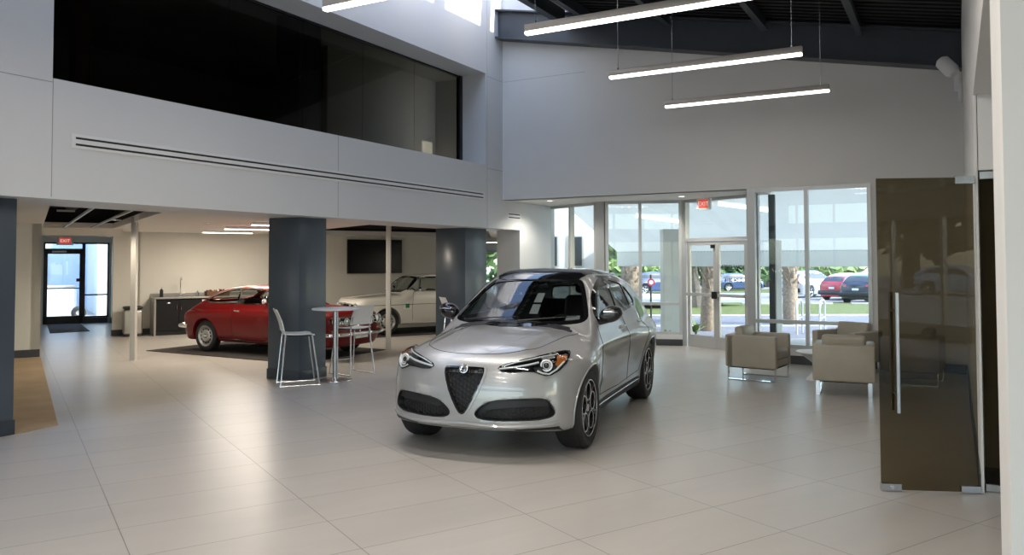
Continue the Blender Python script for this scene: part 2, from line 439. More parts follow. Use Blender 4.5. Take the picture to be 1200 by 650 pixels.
def make_wheel(parent, pos, side, R, w, rim_r, style, name='wheel'):
    """tyre (part) with rim and hub cap (sub-parts); axis along y, outer face towards side*y"""
    x, y, z = pos; s = side
    prof = [(rim_r, -w*.42), (rim_r+.02, -w*.5), (R-.03, -w*.5), (R-.008, -w*.42), (R, -w*.25), (R, w*.25), (R-.008, w*.42), (R-.03, w*.5), (rim_r+.02, w*.5), (rim_r, w*.42), (rim_r-.01, w*.3), (rim_r-.01, -w*.3), (rim_r, -w*.42)]
    t = MB().lathe(prof, 48, ax=(0,1,0), cap=False)
    for q in (-.3, -.1, .1, .3):                       # tread grooves, as shallow raised ribs
        t.lathe([(R-.002, q*w-.008), (R+.002, q*w-.004), (R+.002, q*w+.004), (R-.002, q*w+.008)], 48, ax=(0,1,0), cap=False)
    M = T(x, y, z) @ Matrix.Scale(s, 4, (0,1,0))
    ty = MB().join(t, M).build(name, M_rubber, parent)
    rr = MB(); fy = w*.5
    if style == 'rings':
        rr.lathe([(rim_r, fy-.012), (rim_r, -fy+.02), (rim_r-.03, -fy+.03), (rim_r-.035, fy-.09), (.02, fy-.085)], 40, ax=(0,1,0), cap=False)
        MB().join(rr, M).build('rim', M_rim, ty)
        sp = MB(); k = MB(); torus(k, (0, fy-.008, 0), (0,1,0), rim_r-.004, .007, 48)
        for i in range(5):
            a = PI/2+2*PI*i/5; c = (.152*math.cos(a), fy-.022, .152*math.sin(a))
            torus(k, c, (0,1,0), .083, .0085, 28, 6)
            b = a+PI/5
            sp.tube([(.04*math.cos(a), fy-.04, .04*math.sin(a)), (.08*math.cos(a), fy-.034, .08*math.sin(a))], .02, 8)
            sp.tube([(.06*math.cos(b), fy-.055, .06*math.sin(b)), (.15*math.cos(b), fy-.04, .15*math.sin(b)), ((rim_r-.01)*math.cos(b), fy-.024, (rim_r-.01)*math.sin(b))], .024, 8)
        MB().join(sp, M).build('rim_spokes', M_rim, ty)
        k.lathe([(.001, fy-.018), (.034, fy-.02), (.05, fy-.035), (.05, fy-.07)], 24, ax=(0,1,0), cap=False)
        MB().join(k, M).build('rim_rings', M_satin, ty)
        d = MB().lathe([(.06, fy-.13), (.19, fy-.13), (.19, fy-.105), (.06, fy-.105)], 36, ax=(0,1,0), cap=False)
        MB().join(d, M).build('brake_disc', M_satin, ty)
    elif style == 'spokes':
        rr.lathe([(rim_r, fy-.01), (rim_r-.02, fy-.02), (rim_r-.03, -fy+.02)], 32, ax=(0,1,0), cap=False)
        for i in range(5):
            a = 2*PI*i/5
            for q in (-.16, .16):
                rr.tube([(.03*math.cos(a), fy-.03, .03*math.sin(a)), ((rim_r-.01)*math.cos(a+q), fy-.015, (rim_r-.01)*math.sin(a+q))], .02, 6)
        rr.lathe([(.001, fy-.01), (.05, fy-.015), (.05, fy-.06)], 20, ax=(0,1,0), cap=False)
        MB().join(rr, M).build('rim', M_satin, ty)
        MB().join(MB().lathe([(rim_r-.02, fy-.1), (.001, fy-.1)], 24, ax=(0,1,0), cap=False), M).build('rim_back', M_well, ty)
    else:                                              # pressed steel wheel with a ring of slots and a hub cap
        rr.lathe([(rim_r+.004, fy-.002), (rim_r-.008, fy-.004), (rim_r-.022, fy-.022), (rim_r-.03, fy-.03), (rim_r-.05, fy-.034), (rim_r*.52, fy-.005), (rim_r*.40, fy-.012), (.001, fy-.014)], 40, ax=(0,1,0), cap=False)
        rr.lathe([(rim_r, fy-.004), (rim_r, -fy+.01)], 32, ax=(0,1,0), cap=False)
        MB().join(rr, M).build('rim', M_wheelpaint, ty)
        sl = MB()
        for i in range(12):
            a = 2*PI*i/12; rA = rim_r*.69
            sl.xf(Matrix.Identity(4)); b = MB().rbox((-.013, fy-.028, -.024), (.013, fy-.0155, .024), .006)
            sl.join(b, T(rA*math.cos(a), 0, rA*math.sin(a)) @ Ry(-a+PI/2) @ Ry(PI/2))
        MB().join(sl, M).build('slot', M_well, ty)
        h = MB().lathe([(.001, fy+.022), (.025, fy+.018), (.042, fy+.004), (.05, fy-.014)], 24, ax=(0,1,0), cap=False)
        MB().join(h, M).build('hub_cap', M_chrome, ty)
    return ty
M_wheelpaint = mat('wheel_silver_paint', (.5,.5,.49), .35, .7)

def hexmesh(f, poly, axis, side, pitch, r, off, **kw):
    """honeycomb bars inside an outline, laid parallel to the surface"""
    p = np.array(poly); x0, y0 = p.min(0); x1, y1 = p.max(0); seg = set()
    dx = pitch*1.5; dy = pitch*math.sqrt(3)
    for i in range(int((x1-x0)/dx)+3):
        for j in range(int((y1-y0)/dy)+3):
            cx = x0+i*dx; cy = y0+j*dy+(dy/2 if i % 2 else 0)
            q = [(cx+pitch*math.cos(PI*k/3), cy+pitch*math.sin(PI*k/3)) for k in range(6)]
            for k in range(6):
                a, b = q[k], q[(k+1) % 6]; key = tuple(sorted([(round(a[0],3), round(a[1],3)), (round(b[0],3), round(b[1],3))]))
                seg.add(key)
    seg = sorted(seg); A = np.array([s[0] for s in seg]); B = np.array([s[1] for s in seg])
    ins = (sdpoly(A[:,0], A[:,1], poly) < 0) | (sdpoly(B[:,0], B[:,1], poly) < 0)
    A, B = A[ins], B[ins]
    PA, NA = hit(f, A, axis, side, **kw); PB, NB = hit(f, B, axis, side, **kw); mb = MB()
    for a, b, na, nb in zip(PA, PB, NA, NB): mb.tube([tuple(a+na*off), tuple(b+nb*off)], r, 5)
    return mb

def build_suv(loc, heading):
    r = thing('suv', 'silver SUV with black roof and mirrors, largest car, in the middle of the tiled floor', 'car', loc, heading)
    P_gr = [(-.192,.80),(-.186,.735),(-.118,.565),(-.04,.425),(0,.402),(.04,.425),(.118,.565),(.186,.735),(.192,.80),(.17,.812),(-.17,.812)]
    P_in = [(.112,.425),(.175,.488),(.27,.536),(.50,.556),(.69,.556),(.735,.53),(.785,.43),(.752,.384),(.61,.368),(.25,.362),(.135,.38)]
    P_hl = [(.29,.812),(.414,.854),(.60,.897),(.70,.917),(.775,.918),(.815,.893),(.84,.846),(.80,.785),(.72,.733),(.645,.760),(.59,.783),(.37,.766)]
    P_in = chaikin(P_in, 2); P_gr2 = chaikin(P_gr, 1)
    W_side = chaikin([(.72,1.118),(.50,1.31),(.24,1.455),(-.10,1.537),(-.45,1.552),(-.92,1.487),(-1.15,1.40),(-1.36,1.25),(-1.34,1.205),(-1.0,1.185),(-.3,1.145),(.45,1.11)], 2)
    W_wind = chaikin([(-.735,1.135),(-.69,1.24),(-.545,1.50),(-.46,1.54),(0,1.568),(.46,1.54),(.545,1.50),(.69,1.24),(.735,1.135),(.60,1.105),(0,1.085),(-.60,1.105)], 2)
    W_rear = chaikin([(-.66,1.17),(-.55,1.40),(-.45,1.44),(.45,1.44),(.55,1.40),(.66,1.17),(.5,1.14),(-.5,1.14)], 2)
    hs, hw, hr = inset(W_side, .02), inset(W_wind, .02), inset(W_rear, .02)
    def body(x, y, z):
        f0 = f_suv(x, y, z); c = -suv_arch(x, y, z)
        depth = (S_front(y)+S_fz(z)-.075)-x
        c = np.maximum(c, -np.maximum(sdpoly(y, z, P_gr2), depth)); c = np.maximum(c, -np.maximum(np.maximum(sdpoly(y, z, P_in), -.085-f0), 1.2-x))
        cab = np.maximum(np.maximum(f0+.045, .62-z), np.maximum(x-1.12, -2.05-x))
        win = np.maximum(sdpoly(x, z, hs), .45-y)
        win = np.minimum(win, np.maximum(np.maximum(sdpoly(y, z, hw), .02-x), -.09-f0))
        win = np.minimum(win, np.maximum(np.maximum(sdpoly(y, z, hr), x+1.5), -.09-f0))
        return np.maximum(np.maximum(f0, c), -np.minimum(cab, win))
    V, Q = surfnet(body, (-2.5, 0, .15), (2.4, 1.05, 1.72), .0125)
    np_obj('body', V, Q, M_silver, r, 38)
    f = f_suv
    # --- front
    mb = patch(f, P_gr2, 'x', 1, off=-.07, thick=.004, start=2.5); g = mb.build('grille', M_mblack, r)
    hexmesh(f, P_gr2, 'x', 1, .024, .0035, -.03, start=2.5).build('grille_mesh', M_mblack, g)
    go = dens(inset(P_gr2, -.022), 10); n = len(go)
    P_gc = ccw(P_gr2)
    ring(f, inset(P_gc, -.020), P_gc, 'x', 1, .010, .02, start=2.5).build('grille_frame', M_silver, g)
    ring(f, P_gc, inset(P_gc, .012), 'x', 1, .006, .05, start=2.5).build('grille_lip', M_gblack, g)
    for s in (1, -1):
        pin = ccw([(s*a, b) for a, b in P_in]); it = patch(f, pin, 'x', 1, off=-.06, thick=.004, start=2.5).build('air_intake', M_mblack, r)
        ring(f, inset(pin, -.002), inset(pin, .006), 'x', 1, .001, .10, start=2.5).build('intake_liner', M_mblack, it)
        lower = ccw(chaikin([(s*a, b) for a, b in ((.16,.375),(.2,.44),(.45,.47),(.67,.475),(.705,.425),(.68,.385),(.5,.37))], 1))
        hexmesh(f, lower, 'x', 1, .022, .0035, -.03, start=2.5).build('intake_mesh', M_mblack, it)
        up = ccw([(s*a, b) for a, b in ((.20,.475),(.28,.532),(.69,.55),(.73,.525),(.745,.488),(.45,.482),(.24,.455))])
        patch(f, up, 'x', 1, off=-.018, thick=.03, start=2.5).build('intake_blade', M_mblack, it)
        # headlight
        ph = ccw(chaikin([(s*a, b) for a, b in P_hl], 1)); h = patch(f, ph, 'x', 1, off=.002, thick=.004, start=2.5).build('headlight', M_gblack, r)
        (c,), (nn,) = hit(f, [(s*.695,.826)], 'x', 1, start=2.5)
        c = Vector(c); nn = (Vector(nn)+Vector((1.2,0,0))).normalized()
        k = MB(); torus(k, c+nn*.012, nn, .047, .0085, 28, 8); torus(k, c+nn*.012, nn, .030, .004, 24, 6); k.build('projector_ring', M_led, h)
        MB().sphere(c+nn*.004, .026, 16, 8).build('projector_lens', M_gblack, h)
        k = seam(f, [(s*a, b) for a, b in ((.32,.800),(.42,.812),(.55,.832),(.63,.85))], 'x', 1, .009, .010, start=2.5)
        k.join(seam(f, [(s*a, b) for a, b in ((.34,.820),(.45,.853),(.58,.880),(.66,.895),(.73,.900))], 'x', 1, .006, .009, start=2.5))
        k.join(seam(f, [(s*a, b) for a, b in ((.63,.785),(.67,.765),(.72,.755),(.77,.79),(.81,.845))], 'x', 1, .009, .010, start=2.5)); k.build('light_strip', M_led, h)
        am = ccw([(s*a, b) for a, b in ((.735,.895),(.795,.893),(.822,.855),(.785,.81),(.755,.83),(.757,.865))])
        patch(f, am, 'x', 1, off=.006, thick=.002, start=2.5).build('indicator', M_amber, h)
        ring(f, ph, inset(ph, .009), 'x', 1, .012, .012, start=2.5).build('headlight_trim', M_gblack, h)
        patch(f, inset(ph, .004), 'x', 1, off=.020, thick=.001, start=2.5).build('headlight_lens', M_clear, h)
        # side glass
        nb = len(W_side); sd = s
        Ws = ccw(W_side)
        front = [(.72,1.118),(.50,1.31),(.24,1.455),(-.10,1.537),(-.335,1.55),(-.40,1.16),(.45,1.11)]
        patch(f, Ws, 'y', sd, off=-.006, thick=.004, start=1.3, depth=.9).build('side_window', M_carglass, r)
        ring(f, inset(Ws, -.012), inset(Ws, .022), 'y', sd, .004, .03, start=1.3, depth=.9).build('window_seal', M_gblack, r)
        bp = ccw([(-.40,1.135),(-.285,1.135),(-.325,1.56),(-.405,1.565)])
        patch(f, bp, 'y', sd, off=.003, thick=.05, start=1.3, depth=.9).build('door_pillar', M_gblack, r)
        cp = ccw([(-1.03,1.17),(-.985,1.17),(-.93,1.50),(-.975,1.49)])
        patch(f, cp, 'y', sd, off=.002, thick=.04, start=1.3, depth=.9).build('quarter_pillar', M_gblack, r)
        # door gaps, handles, sill
        k = seam(f, [(.86,.40),(.90,.62),(.86,.86),(.74,1.08)], 'y', sd, .0035, start=1.3, depth=.9)
        k.join(seam(f, [(-.38,.38),(-.40,.8),(-.39,1.12)], 'y', sd, .0035, start=1.3, depth=.9))
        k.join(seam(f, [(-.92,.42),(-1.04,.66),(-1.22,.86),(-1.32,1.02),(-1.36,1.17)], 'y', sd, .0035, start=1.3, depth=.9))
        k.join(seam(f, [(.86,.40),(0,.38),(-.92,.42)], 'y', sd, .0035, start=1.3, depth=.9)); k.build('door_gap', M_well, r)
        for hx in (-.22, -1.14):
            (c,), (nn,) = hit(f, [(hx, 1.0)], 'y', sd, start=1.3, depth=.9); c = Vector(c)
            hb = MB().rbox((-.11,-.012,-.017), (.11,.022,.017), .012, 3, T(*c)); hb.build('door_handle', M_silver, r)
        sk = ccw([(.97,.215),(.95,.335),(.5,.345),(-.9,.345),(-.985,.33),(-.99,.225)])
        patch(f, sk, 'y', sd, off=.006, thick=.02, start=1.3, depth=.9).build('side_skirt', M_mblack, r)
        seam(f, [(.93,.30),(0,.30),(-.95,.31)], 'y', sd, .007, .008, start=1.3, depth=.9).build('skirt_strip', M_satin, r)
        # wheel arch lip
        for ax_ in (1.409, -1.409):
            path = [(ax_+.412*math.cos(a), .37+.412*math.sin(a)) for a in np.linspace(-.28, PI+.28, 40)]
            seam(f, path, 'y', sd, .011, -.004, d=.05, n=6, start=1.3, depth=.9).build('arch_trim', M_silver, r)
        # mirror
        my = .895*s
        m_ = MB()
        def mshell(u, v):
            a = u*2*PI; b = v*PI; q = math.sin(b)
            X = .58+.09*math.copysign(abs(math.cos(b))**.8, math.cos(b)); ww = q**.55
            return (X-.02*math.cos(a)*ww, my+s*(.03+.118*math.cos(a)*ww), 1.19+.02*math.cos(a)*ww+.088*math.sin(a)*ww)
        m_.grid(mshell, 28, 14); mo = m_.build('wing_mirror', M_gblack, r, 50, True)
        MB().tube([(.70,.70*s,1.10),(.65,.80*s,1.105),(.60,.90*s,1.135)], [.03,.03,.035], 10).build('mirror_arm', M_gblack, mo)
        MB().tube([(.668,my+s*(-.03),1.215),(.680,my+s*.05,1.222),(.66,my+s*.115,1.216)], .006, 6).build('mirror_strip', M_satin, mo)
        # rear lamp
        rl = ccw([(s*a, b) for a, b in ((.28,.90),(.35,.955),(.78,.985),(.84,.95),(.80,.89),(.5,.87))])
        patch(f, rl, 'x', -1, off=.004, thick=.004, start=2.6).build('tail_lamp', M_tail, r)
        # wheels
        for ax_ in (1.409, -1.409):
            make_wheel(r, (ax_, .795*s, .369), s, .369, .255, .262, 'rings')
    # badge
    (c,), (nn,) = hit(f, [(0,.79)], 'x', 1, start=2.5); c = Vector(c)+Vector((.012,0,.005))
    ax = Vector((1,0,.35)).normalized()
    bd = MB().lathe([(.001,.012),(.028,.012),(.034,.016),(.042,.014),(.044,.004),(.044,-.02)], 32, c, ax, False).build('badge', M_satin, r)
    u = Vector((0,1,0)); w = ax.cross(u)
    em = MB(); em.obox(c+ax*.012-u*.004-w*.02, u*.008, w*.04, ax*.003); em.obox(c+ax*.012-u*.013-w*.004, u*.026, w*.008, ax*.003)
    torus(em, c+ax*.013, ax, .03, .002, 24, 5); em.build('emblem', M_mblack, bd)
    # hood and bumper gaps
    hd = [(1.02,-.70),(1.2,-.655),(1.38,-.625),(1.6,-.60),(1.8,-.565),(1.93,-.49),(2.03,-.38),(2.085,-.22),(2.102,0)]
    hd = hd+[(a, -b) for a, b in hd[-2::-1]]
    seam(f, chaikin_open(hd, 2), 'z', 1, .0032, 0, start=1.3, depth=1.0).build('hood_gap', M_well, r)
    for s in (1, -1):                                   # hood creases catch the light
        seam(f, [(1.05,.42*s),(1.5,.36*s),(1.9,.26*s),(2.08,.16*s)], 'z', 1, .004, -.002, start=1.3, depth=1.0).build('hood_crease', M_silver, r)
    lipp = [(-.80,.345),(-.72,.325),(-.45,.315),(-.2,.318),(0,.335),(.2,.318),(.45,.315),(.72,.325),(.80,.345)]
    seam(f, chaikin_open(lipp, 2), 'x', 1, .016, .004, n=8, start=2.5).build('front_lip', M_silver, r)
    patch(f, ccw([(-.83,.235),(-.8,.305),(-.45,.29),(.45,.29),(.8,.305),(.83,.235)]), 'x', 1, off=.003, thick=.01, start=2.5).build('lower_valance', M_mblack, r)
    # windscreen, roof, rear glass
    Ww = ccw(W_wind)
    patch(f, Ww, 'x', 1, grid=.05, off=-.006, thick=.004, start=2.0).build('windscreen', M_carglass, r)
    ring(f, inset(Ww, -.008), inset(Ww, .03), 'x', 1, .002, .02, start=2.0).build('windscreen_border', M_gblack, r)
    rf = patch(f, ccw(chaikin([(.27,-.46),(.31,0),(.27,.46),(.05,.53),(-.7,.545),(-1.30,.49),(-1.36,.3),(-1.36,-.3),(-1.30,-.49),(-.7,-.545),(.05,-.53)], 1)), 'z', 1, grid=.06, off=.006, thick=.01, start=1.9, depth=.8).build('roof_panel', M_gblack, r)
    for s in (1, -1):
        seam(f, [(-.1,.565*s),(-.6,.585*s),(-1.2,.53*s)], 'z', 1, .012, .012, start=1.9, depth=.8, n=8).build('roof_rail', M_silver, r)
    Wr = ccw(W_rear)
    patch(f, Wr, 'x', -1, grid=.06, off=-.004, thick=.004, start=2.6).build('rear_window', M_carglass, r)
    ring(f, inset(Wr, -.01), inset(Wr, .03), 'x', -1, .002, .02, start=2.6).build('rear_window_border', M_gblack, r)
    # wipers and cowl
    patch(f, ccw([(1.06,-.62),(1.10,0),(1.06,.62),(.98,.60),(1.0,0),(.98,-.60)]), 'z', 1, off=.004, thick=.02, start=1.6, depth=.8).build('cowl', M_mblack, r)
    for a, b in (((.05,1.115),(.62,1.16)), ((-.58,1.11),(.02,1.155))):
        P, N = hit(f, [a, ((a[0]+b[0])/2, (a[1]+b[1])/2+.005), b], 'x', 1, start=2.0)
        MB().tube([tuple(q) for q in P+N*.02], [.009,.007,.004], 6).build('wiper', M_mblack, r)
    # cabin
    MB().rbox((.55,-.66,.80), (1.10,.66,1.06), .06, 3).build('dashboard', M_dark, r)
    MB().rbox((-2.0,-.66,.60), (1.0,.66,.66), .02).build('cabin_floor', M_dark, r)
    for s in (1, -1):
        st = MB().rbox((-.30,-.25,.66), (.22,.25,.82), .05, 3, T(0,.37*s,0)); st.rbox((-.07,-.24,-.02), (.07,.24,.60), .06, 3, T(-.27,.37*s,.76) @ Ry(-.28)); so = st.build('seat', M_leather, r)
        MB().rbox((-.05,-.12,.62), (.05,.12,.80), .04, 3, T(-.27,.37*s,.76) @ Ry(-.24)).build('headrest', M_leather, so)
    MB().rbox((-1.25,-.62,.66), (-.75,.62,.84), .05, 3).rbox((-1.40,-.62,.78), (-1.22,.62,1.25), .06, 3).build('rear_seat', M_leather, r)
    sw = MB(); ax = Vector((-1,0,.45)).normalized(); c = Vector((.42,.37,1.0)); torus(sw, c, ax, .175, .014, 32, 8)
    sw.cyl(c, c+Vector((.2,0,-.09)), .03, 10); u = Vector((0,1,0)); sw.tube([c-u*.17, c+u*.17], .014, 6); sw.build('steering_wheel', M_dark, r)
    MB().rbox((.20,-.12,1.43), (.23,.12,1.50), .012).cyl((.22,0,1.50), (.16,0,1.56), .01, 8).build('rear_view_mirror', M_gblack, r)
    # papers: two sheets hung in the windscreen and a card at its lower corner
    def sheet(a, b, c_, d, nm, off):
        P, N = hit(f, [a, b, c_, d], 'x', 1, start=2.0); P = P+N*off
        return MB().add([tuple(p) for p in P]+[tuple(p) for p in P-N*.002], [(0,1,2,3),(7,6,5,4),(0,4,5,1),(1,5,6,2),(2,6,7,3),(3,7,4,0)]).build(nm, M_paper, r, 0, True)
    sheet((.115,1.22),(.205,1.22),(.19,1.31),(.105,1.31), 'window_sheet', -.03); sheet((.10,1.33),(.185,1.33),(.175,1.42),(.095,1.42), 'window_sheet', -.03)
    sheet((.52,1.138),(.66,1.143),(.642,1.20),(.515,1.195), 'window_card', -.025); sheet((.49,1.118),(.685,1.122),(.68,1.137),(.49,1.133), 'window_card', -.025)
    return r
def chaikin_open(p, it=2):
    for _ in range(it):
        q = [p[0]]
        for a, b in zip(p[:-1], p[1:]):
            q += [(a[0]*.75+b[0]*.25, a[1]*.75+b[1]*.25), (a[0]*.25+b[0]*.75, a[1]*.25+b[1]*.75)]
        p = q+[p[-1]]
    return p
M_tail = mat('tail_lamp_red', (.35,.01,.01), .15, coat=.6)
# ---------------------------------------------------------------- classic cars and the cars in the lot
M_red = mat('red_paint', (.15,.004,.005), .3, coat=.25, spec=.3)
M_cream = mat('off_white_paint', (.72,.70,.63), .3, coat=1.0)
M_clearglass = glassmat('old_car_glass', (.80,.83,.80), 1.45)
M_tan = mat('tan_trim', (.16,.09,.05), .6)
M_green = mat('green_enamel', (.02,.25,.08), .3)
def make_f(p):
    hood, roof, plan, sec, front, fz, gw = p['hood'], p['roof'], p['plan'], p['sec'], p['front'], p['fz'], p['gw']
    def f(x, y, z):
        h = hood(x)-p['crown']*(y/.75)**2-p.get('edge', .05)*sstep(.5, .8, y)
        side = y-(plan(x)+sec(z))
        b = smax(smax(side, (z-h)*.97, p['ke']), (x-(front(y)+fz(z)))*.93, p['kf'])
        b = smax(b, ((p['rx']+p['rc']*(y/.75)**4+p['rz']*(z-p['rz0'])**2)-x)*.95, p['kr'])
        b = smax(b, p['bot']-z, .05)
        g = (z-(roof(x+p['sweep']*y**2)-.03*(y/.6)**2))*.85
        g = smax(smax(g, (y-gw(z))*.95, p['kg']), p['gmin']-z, .02)
        return smin(b, g, p.get('kb', .03))
    return f
P_COUPE = dict(hood=spl([-2.1,-1.9,-1.5,-.9,0,.7,1.2,1.7,1.95,2.1], [.72,.775,.85,.895,.905,.905,.885,.84,.80,.76]),
    roof=spl([-1.85,-1.55,-1.22,-.85,-.3,.05,.22,.45,.75,1.0], [.74,.88,1.06,1.205,1.275,1.272,1.245,1.12,.92,.76]),
    plan=spl([-2.1,-1.8,-1.2,0,1.2,1.8,2.1], [.66,.74,.785,.78,.785,.75,.70]), sec=spl([.15,.3,.5,.65,.8,.92], [-.10,-.045,-.01,0,-.015,-.06]),
    front=spl([0,.3,.5,.65,.75,.85], [2.03,2.02,1.99,1.94,1.85,1.65]), fz=spl([.2,.35,.5,.65,.75,.9], [-.10,-.02,0,0,-.03,-.16]),
    gw=lambda z: .70-.42*(z-.92)-.2*np.maximum(z-1.2, 0), crown=.03, edge=.03, ke=.12, kf=.10, kr=.16, rx=-1.98, rc=.12, rz=.28, rz0=.66, bot=.20, sweep=.12, kg=.10, gmin=.8)
P_SALOON = dict(hood=spl([-2.1,-1.9,-1.4,-.9,0,.7,1.2,1.7,1.95,2.1], [.86,.90,.95,.955,.955,.945,.925,.885,.85,.80]),
    roof=spl([-1.6,-1.3,-1.05,-.7,-.2,.2,.36,.6,.88,1.1], [.82,1.05,1.27,1.37,1.405,1.39,1.35,1.17,.95,.78]),
    plan=spl([-2.1,-1.8,-1.2,0,1.2,1.8,2.1], [.70,.755,.78,.78,.78,.755,.72]), sec=spl([.15,.3,.5,.7,.85,.97], [-.09,-.03,0,0,-.015,-.06]),
    front=spl([0,.3,.5,.65,.75,.85], [2.03,2.02,1.99,1.95,1.87,1.70]), fz=spl([.2,.35,.5,.65,.8,.95], [-.08,-.02,0,0,-.03,-.16]),
    gw=lambda z: .715-.26*(z-.95)-.2*np.maximum(z-1.28, 0), crown=.02, edge=.03, ke=.09, kf=.09, kr=.12, rx=-2.03, rc=.10, rz=.2, rz0=.66, bot=.22, sweep=.10, kg=.08, gmin=.85)

def build_classic(name, label, p, kind, paint, loc, heading):
    r = thing(name, label, 'car', loc, heading); f = make_f(p)
    wb = 1.175 if kind == 'coupe' else 1.255; R = .295; fr = .80; zb = .925 if kind == 'coupe' else .985
    if kind == 'coupe':
        side = chaikin([(.62,.945),(.50,1.08),(.33,1.19),(.05,1.215),(-.45,1.215),(-.88,1.145),(-1.16,1.03),(-1.26,.955),(-1.0,.93),(0,.93)], 1)
        wind = chaikin([(-.60,.95),(-.53,1.19),(0,1.22),(.53,1.19),(.60,.95),(0,.935)], 1)
        back = chaikin([(-.58,.97),(-.50,1.16),(0,1.185),(.50,1.16),(.58,.97),(0,.95)], 1); bars = [-.36]; vent = .30
    else:
        side = chaikin([(.72,1.00),(.60,1.12),(.40,1.30),(.30,1.335),(-.3,1.345),(-.80,1.31),(-1.0,1.22),(-1.08,1.02),(-.9,.995),(0,.995)], 1)
        wind = chaikin([(-.61,.99),(-.56,1.32),(0,1.345),(.56,1.32),(.61,.99),(0,.975)], 1)
        back = chaikin([(-.58,1.02),(-.53,1.27),(0,1.30),(.53,1.27),(.58,1.02),(0,1.0)], 1); bars = [-.25]; vent = .38
    hs, hw, hb = inset(side, .015), inset(wind, .015), inset(back, .015)
    def body(x, y, z):
        f0 = f(x, y, z)
        a = np.minimum(np.hypot(x-wb, z-.30), np.hypot(x+wb, z-.29))-.345
        c = np.maximum(a, .45-y)
        cab = np.maximum(np.maximum(f0+.035, .55-z), np.maximum(x-.85, -1.5-x))
        win = np.maximum(sdpoly(x, z, hs), .40-y)
        win = np.minimum(win, np.maximum(np.maximum(sdpoly(y, z, hw), .0-x), -.12-f0))
        win = np.minimum(win, np.maximum(np.maximum(sdpoly(y, z, hb), x+.7), -.12-f0))
        return np.maximum(np.maximum(f0, -c), -np.minimum(cab, win))
    V, Q = surfnet(body, (-2.2, 0, .12), (2.2, .9, 1.48), .017)
    np_obj('body', V, Q, paint, r, 38)
    for s in (1, -1):
        ws = ccw(side); patch(f, ws, 'y', s, off=-.005, thick=.003, start=1.2, depth=.9).build('side_window', M_clearglass, r)
        ring(f, inset(ws, -.008), inset(ws, .016), 'y', s, .004, .02, start=1.2, depth=.9).build('window_trim', M_chrome, r)
        top = {True: 1.21, False: 1.34}[kind == 'coupe']
        for b in bars:
            patch(f, ccw([(b-.02,zb),(b+.02,zb),(b+.01,top),(b-.03,top)]), 'y', s, off=.004, thick=.02, start=1.2, depth=.9).build('door_pillar', M_chrome if kind == 'coupe' else paint, r)
        seam(f, [(vent,zb+.01),(vent-.03,top-.03 if kind != 'coupe' else 1.165)], 'y', s, .010, .002, start=1.2, depth=.9).build('vent_bar', M_chrome, r)
        de = .66 if kind == 'coupe' else .62; db = -.42 if kind == 'coupe' else -.25
        seam(f, [(de,.33),(de+.02,.6),(de-.02,.88),(de-.06,zb)], 'y', s, .004, start=1.2, depth=.9).build('door_gap', M_well, r)
        seam(f, [(db,.33),(db,.6),(db+.02,zb)], 'y', s, .004, start=1.2, depth=.9).build('door_gap', M_well, r)
        (c,), _ = hit(f, [(db+.12,.80)], 'y', s, start=1.2, depth=.9)
        MB().rbox((-.075,-.012,-.014), (.075,.022,.014), .009, 2, T(*c)).build('door_handle', M_chrome, r)
        seam(f, [(-wb+.40,.27),(0,.25),(wb-.40,.27)], 'y', s, .012, .002, start=1.2, depth=.9).build('sill_strip', M_chrome, r)
        if kind != 'coupe':
            seam(f, [(1.9,.69),(0,.70),(-1.9,.69)], 'y', s, .005, .002, start=1.2, depth=.9).build('side_strip', M_chrome, r)
        for ax_ in (wb, -wb):
            path = [(ax_+.352*math.cos(a), .30+.352*math.sin(a)) for a in np.linspace(-.1, PI+.1, 30)]
            seam(f, path, 'y', s, .008, 0, d=.05, n=6, start=1.2, depth=.9).build('arch_trim', paint, r)
            make_wheel(r, (ax_, .665*s, R), s, R, .165, .195, 'steel')
        # mirror on the door
        (c,), _ = hit(f, [(.42,zb-.01)], 'y', s, start=1.2, depth=.9); c = Vector(c)
        m = MB().lathe([(.001,.045),(.03,.04),(.052,.015),(.056,-.01),(.001,-.012)], 20, c+Vector((0,.05*s,.07)), (1,0,0), False)
        m.tube([c, c+Vector((0,.04*s,.02)), c+Vector((0,.05*s,.05))], .010, 8); m.build('wing_mirror', M_chrome, r)
        # lamps
        zl = .66; (c,), (nn,) = hit(f, [(.56*s,zl)], 'x', 1, start=2.3); c = Vector(c)
        h = MB().lathe([(.001,.03),(.05,.026),(.078,.010),(.082,-.03)], 24, c, (1,0,0), False).build('headlamp', M_clearlamp, r)
        k = MB(); torus(k, c+Vector((.006,0,0)), (1,0,0), .086, .010, 28, 8); k.build('headlamp_ring', M_chrome, h)
        (c,), _ = hit(f, [(.34*s,zl-.01)], 'x', 1, start=2.3); c = Vector(c)
        h = MB().lathe([(.001,.025),(.04,.022),(.058,.010),(.062,-.03)], 24, c, (1,0,0), False).build('inner_headlamp', M_clearlamp, r)
        k = MB(); torus(k, c+Vector((.006,0,0)), (1,0,0), .065, .008, 28, 8); k.build('inner_headlamp_ring', M_chrome, h)
        patch(f, ccw([(.44*s,.56),(.66*s,.56),(.67*s,.70),(.44*s,.70)]), 'x', -1, off=.008, thick=.01, start=2.3).build('tail_lamp', M_tail, r)
        (c,), _ = hit(f, [(.60*s,.49)], 'x', 1, start=2.3)
        MB().rbox((-.02,-.06,-.03), (.02,.06,.03), .012, 2, T(*c)).build('indicator', M_amber, r)
        # over-riders end of the bumper wraps the corner
    fb = [(1.62,.80),(1.86,.78),(2.0,.70),(2.085,.45),(2.10,0)]; zf = .43
    pts = [(a,b,zf) for a,b in fb]+[(a,-b,zf) for a,b in fb[-2::-1]]
    def bumper(pts, nm):
        P = [Vector(q) for q in pts]; k = MB()
        k.tube(P, .034, 10); k.build(nm, M_chrome, r)
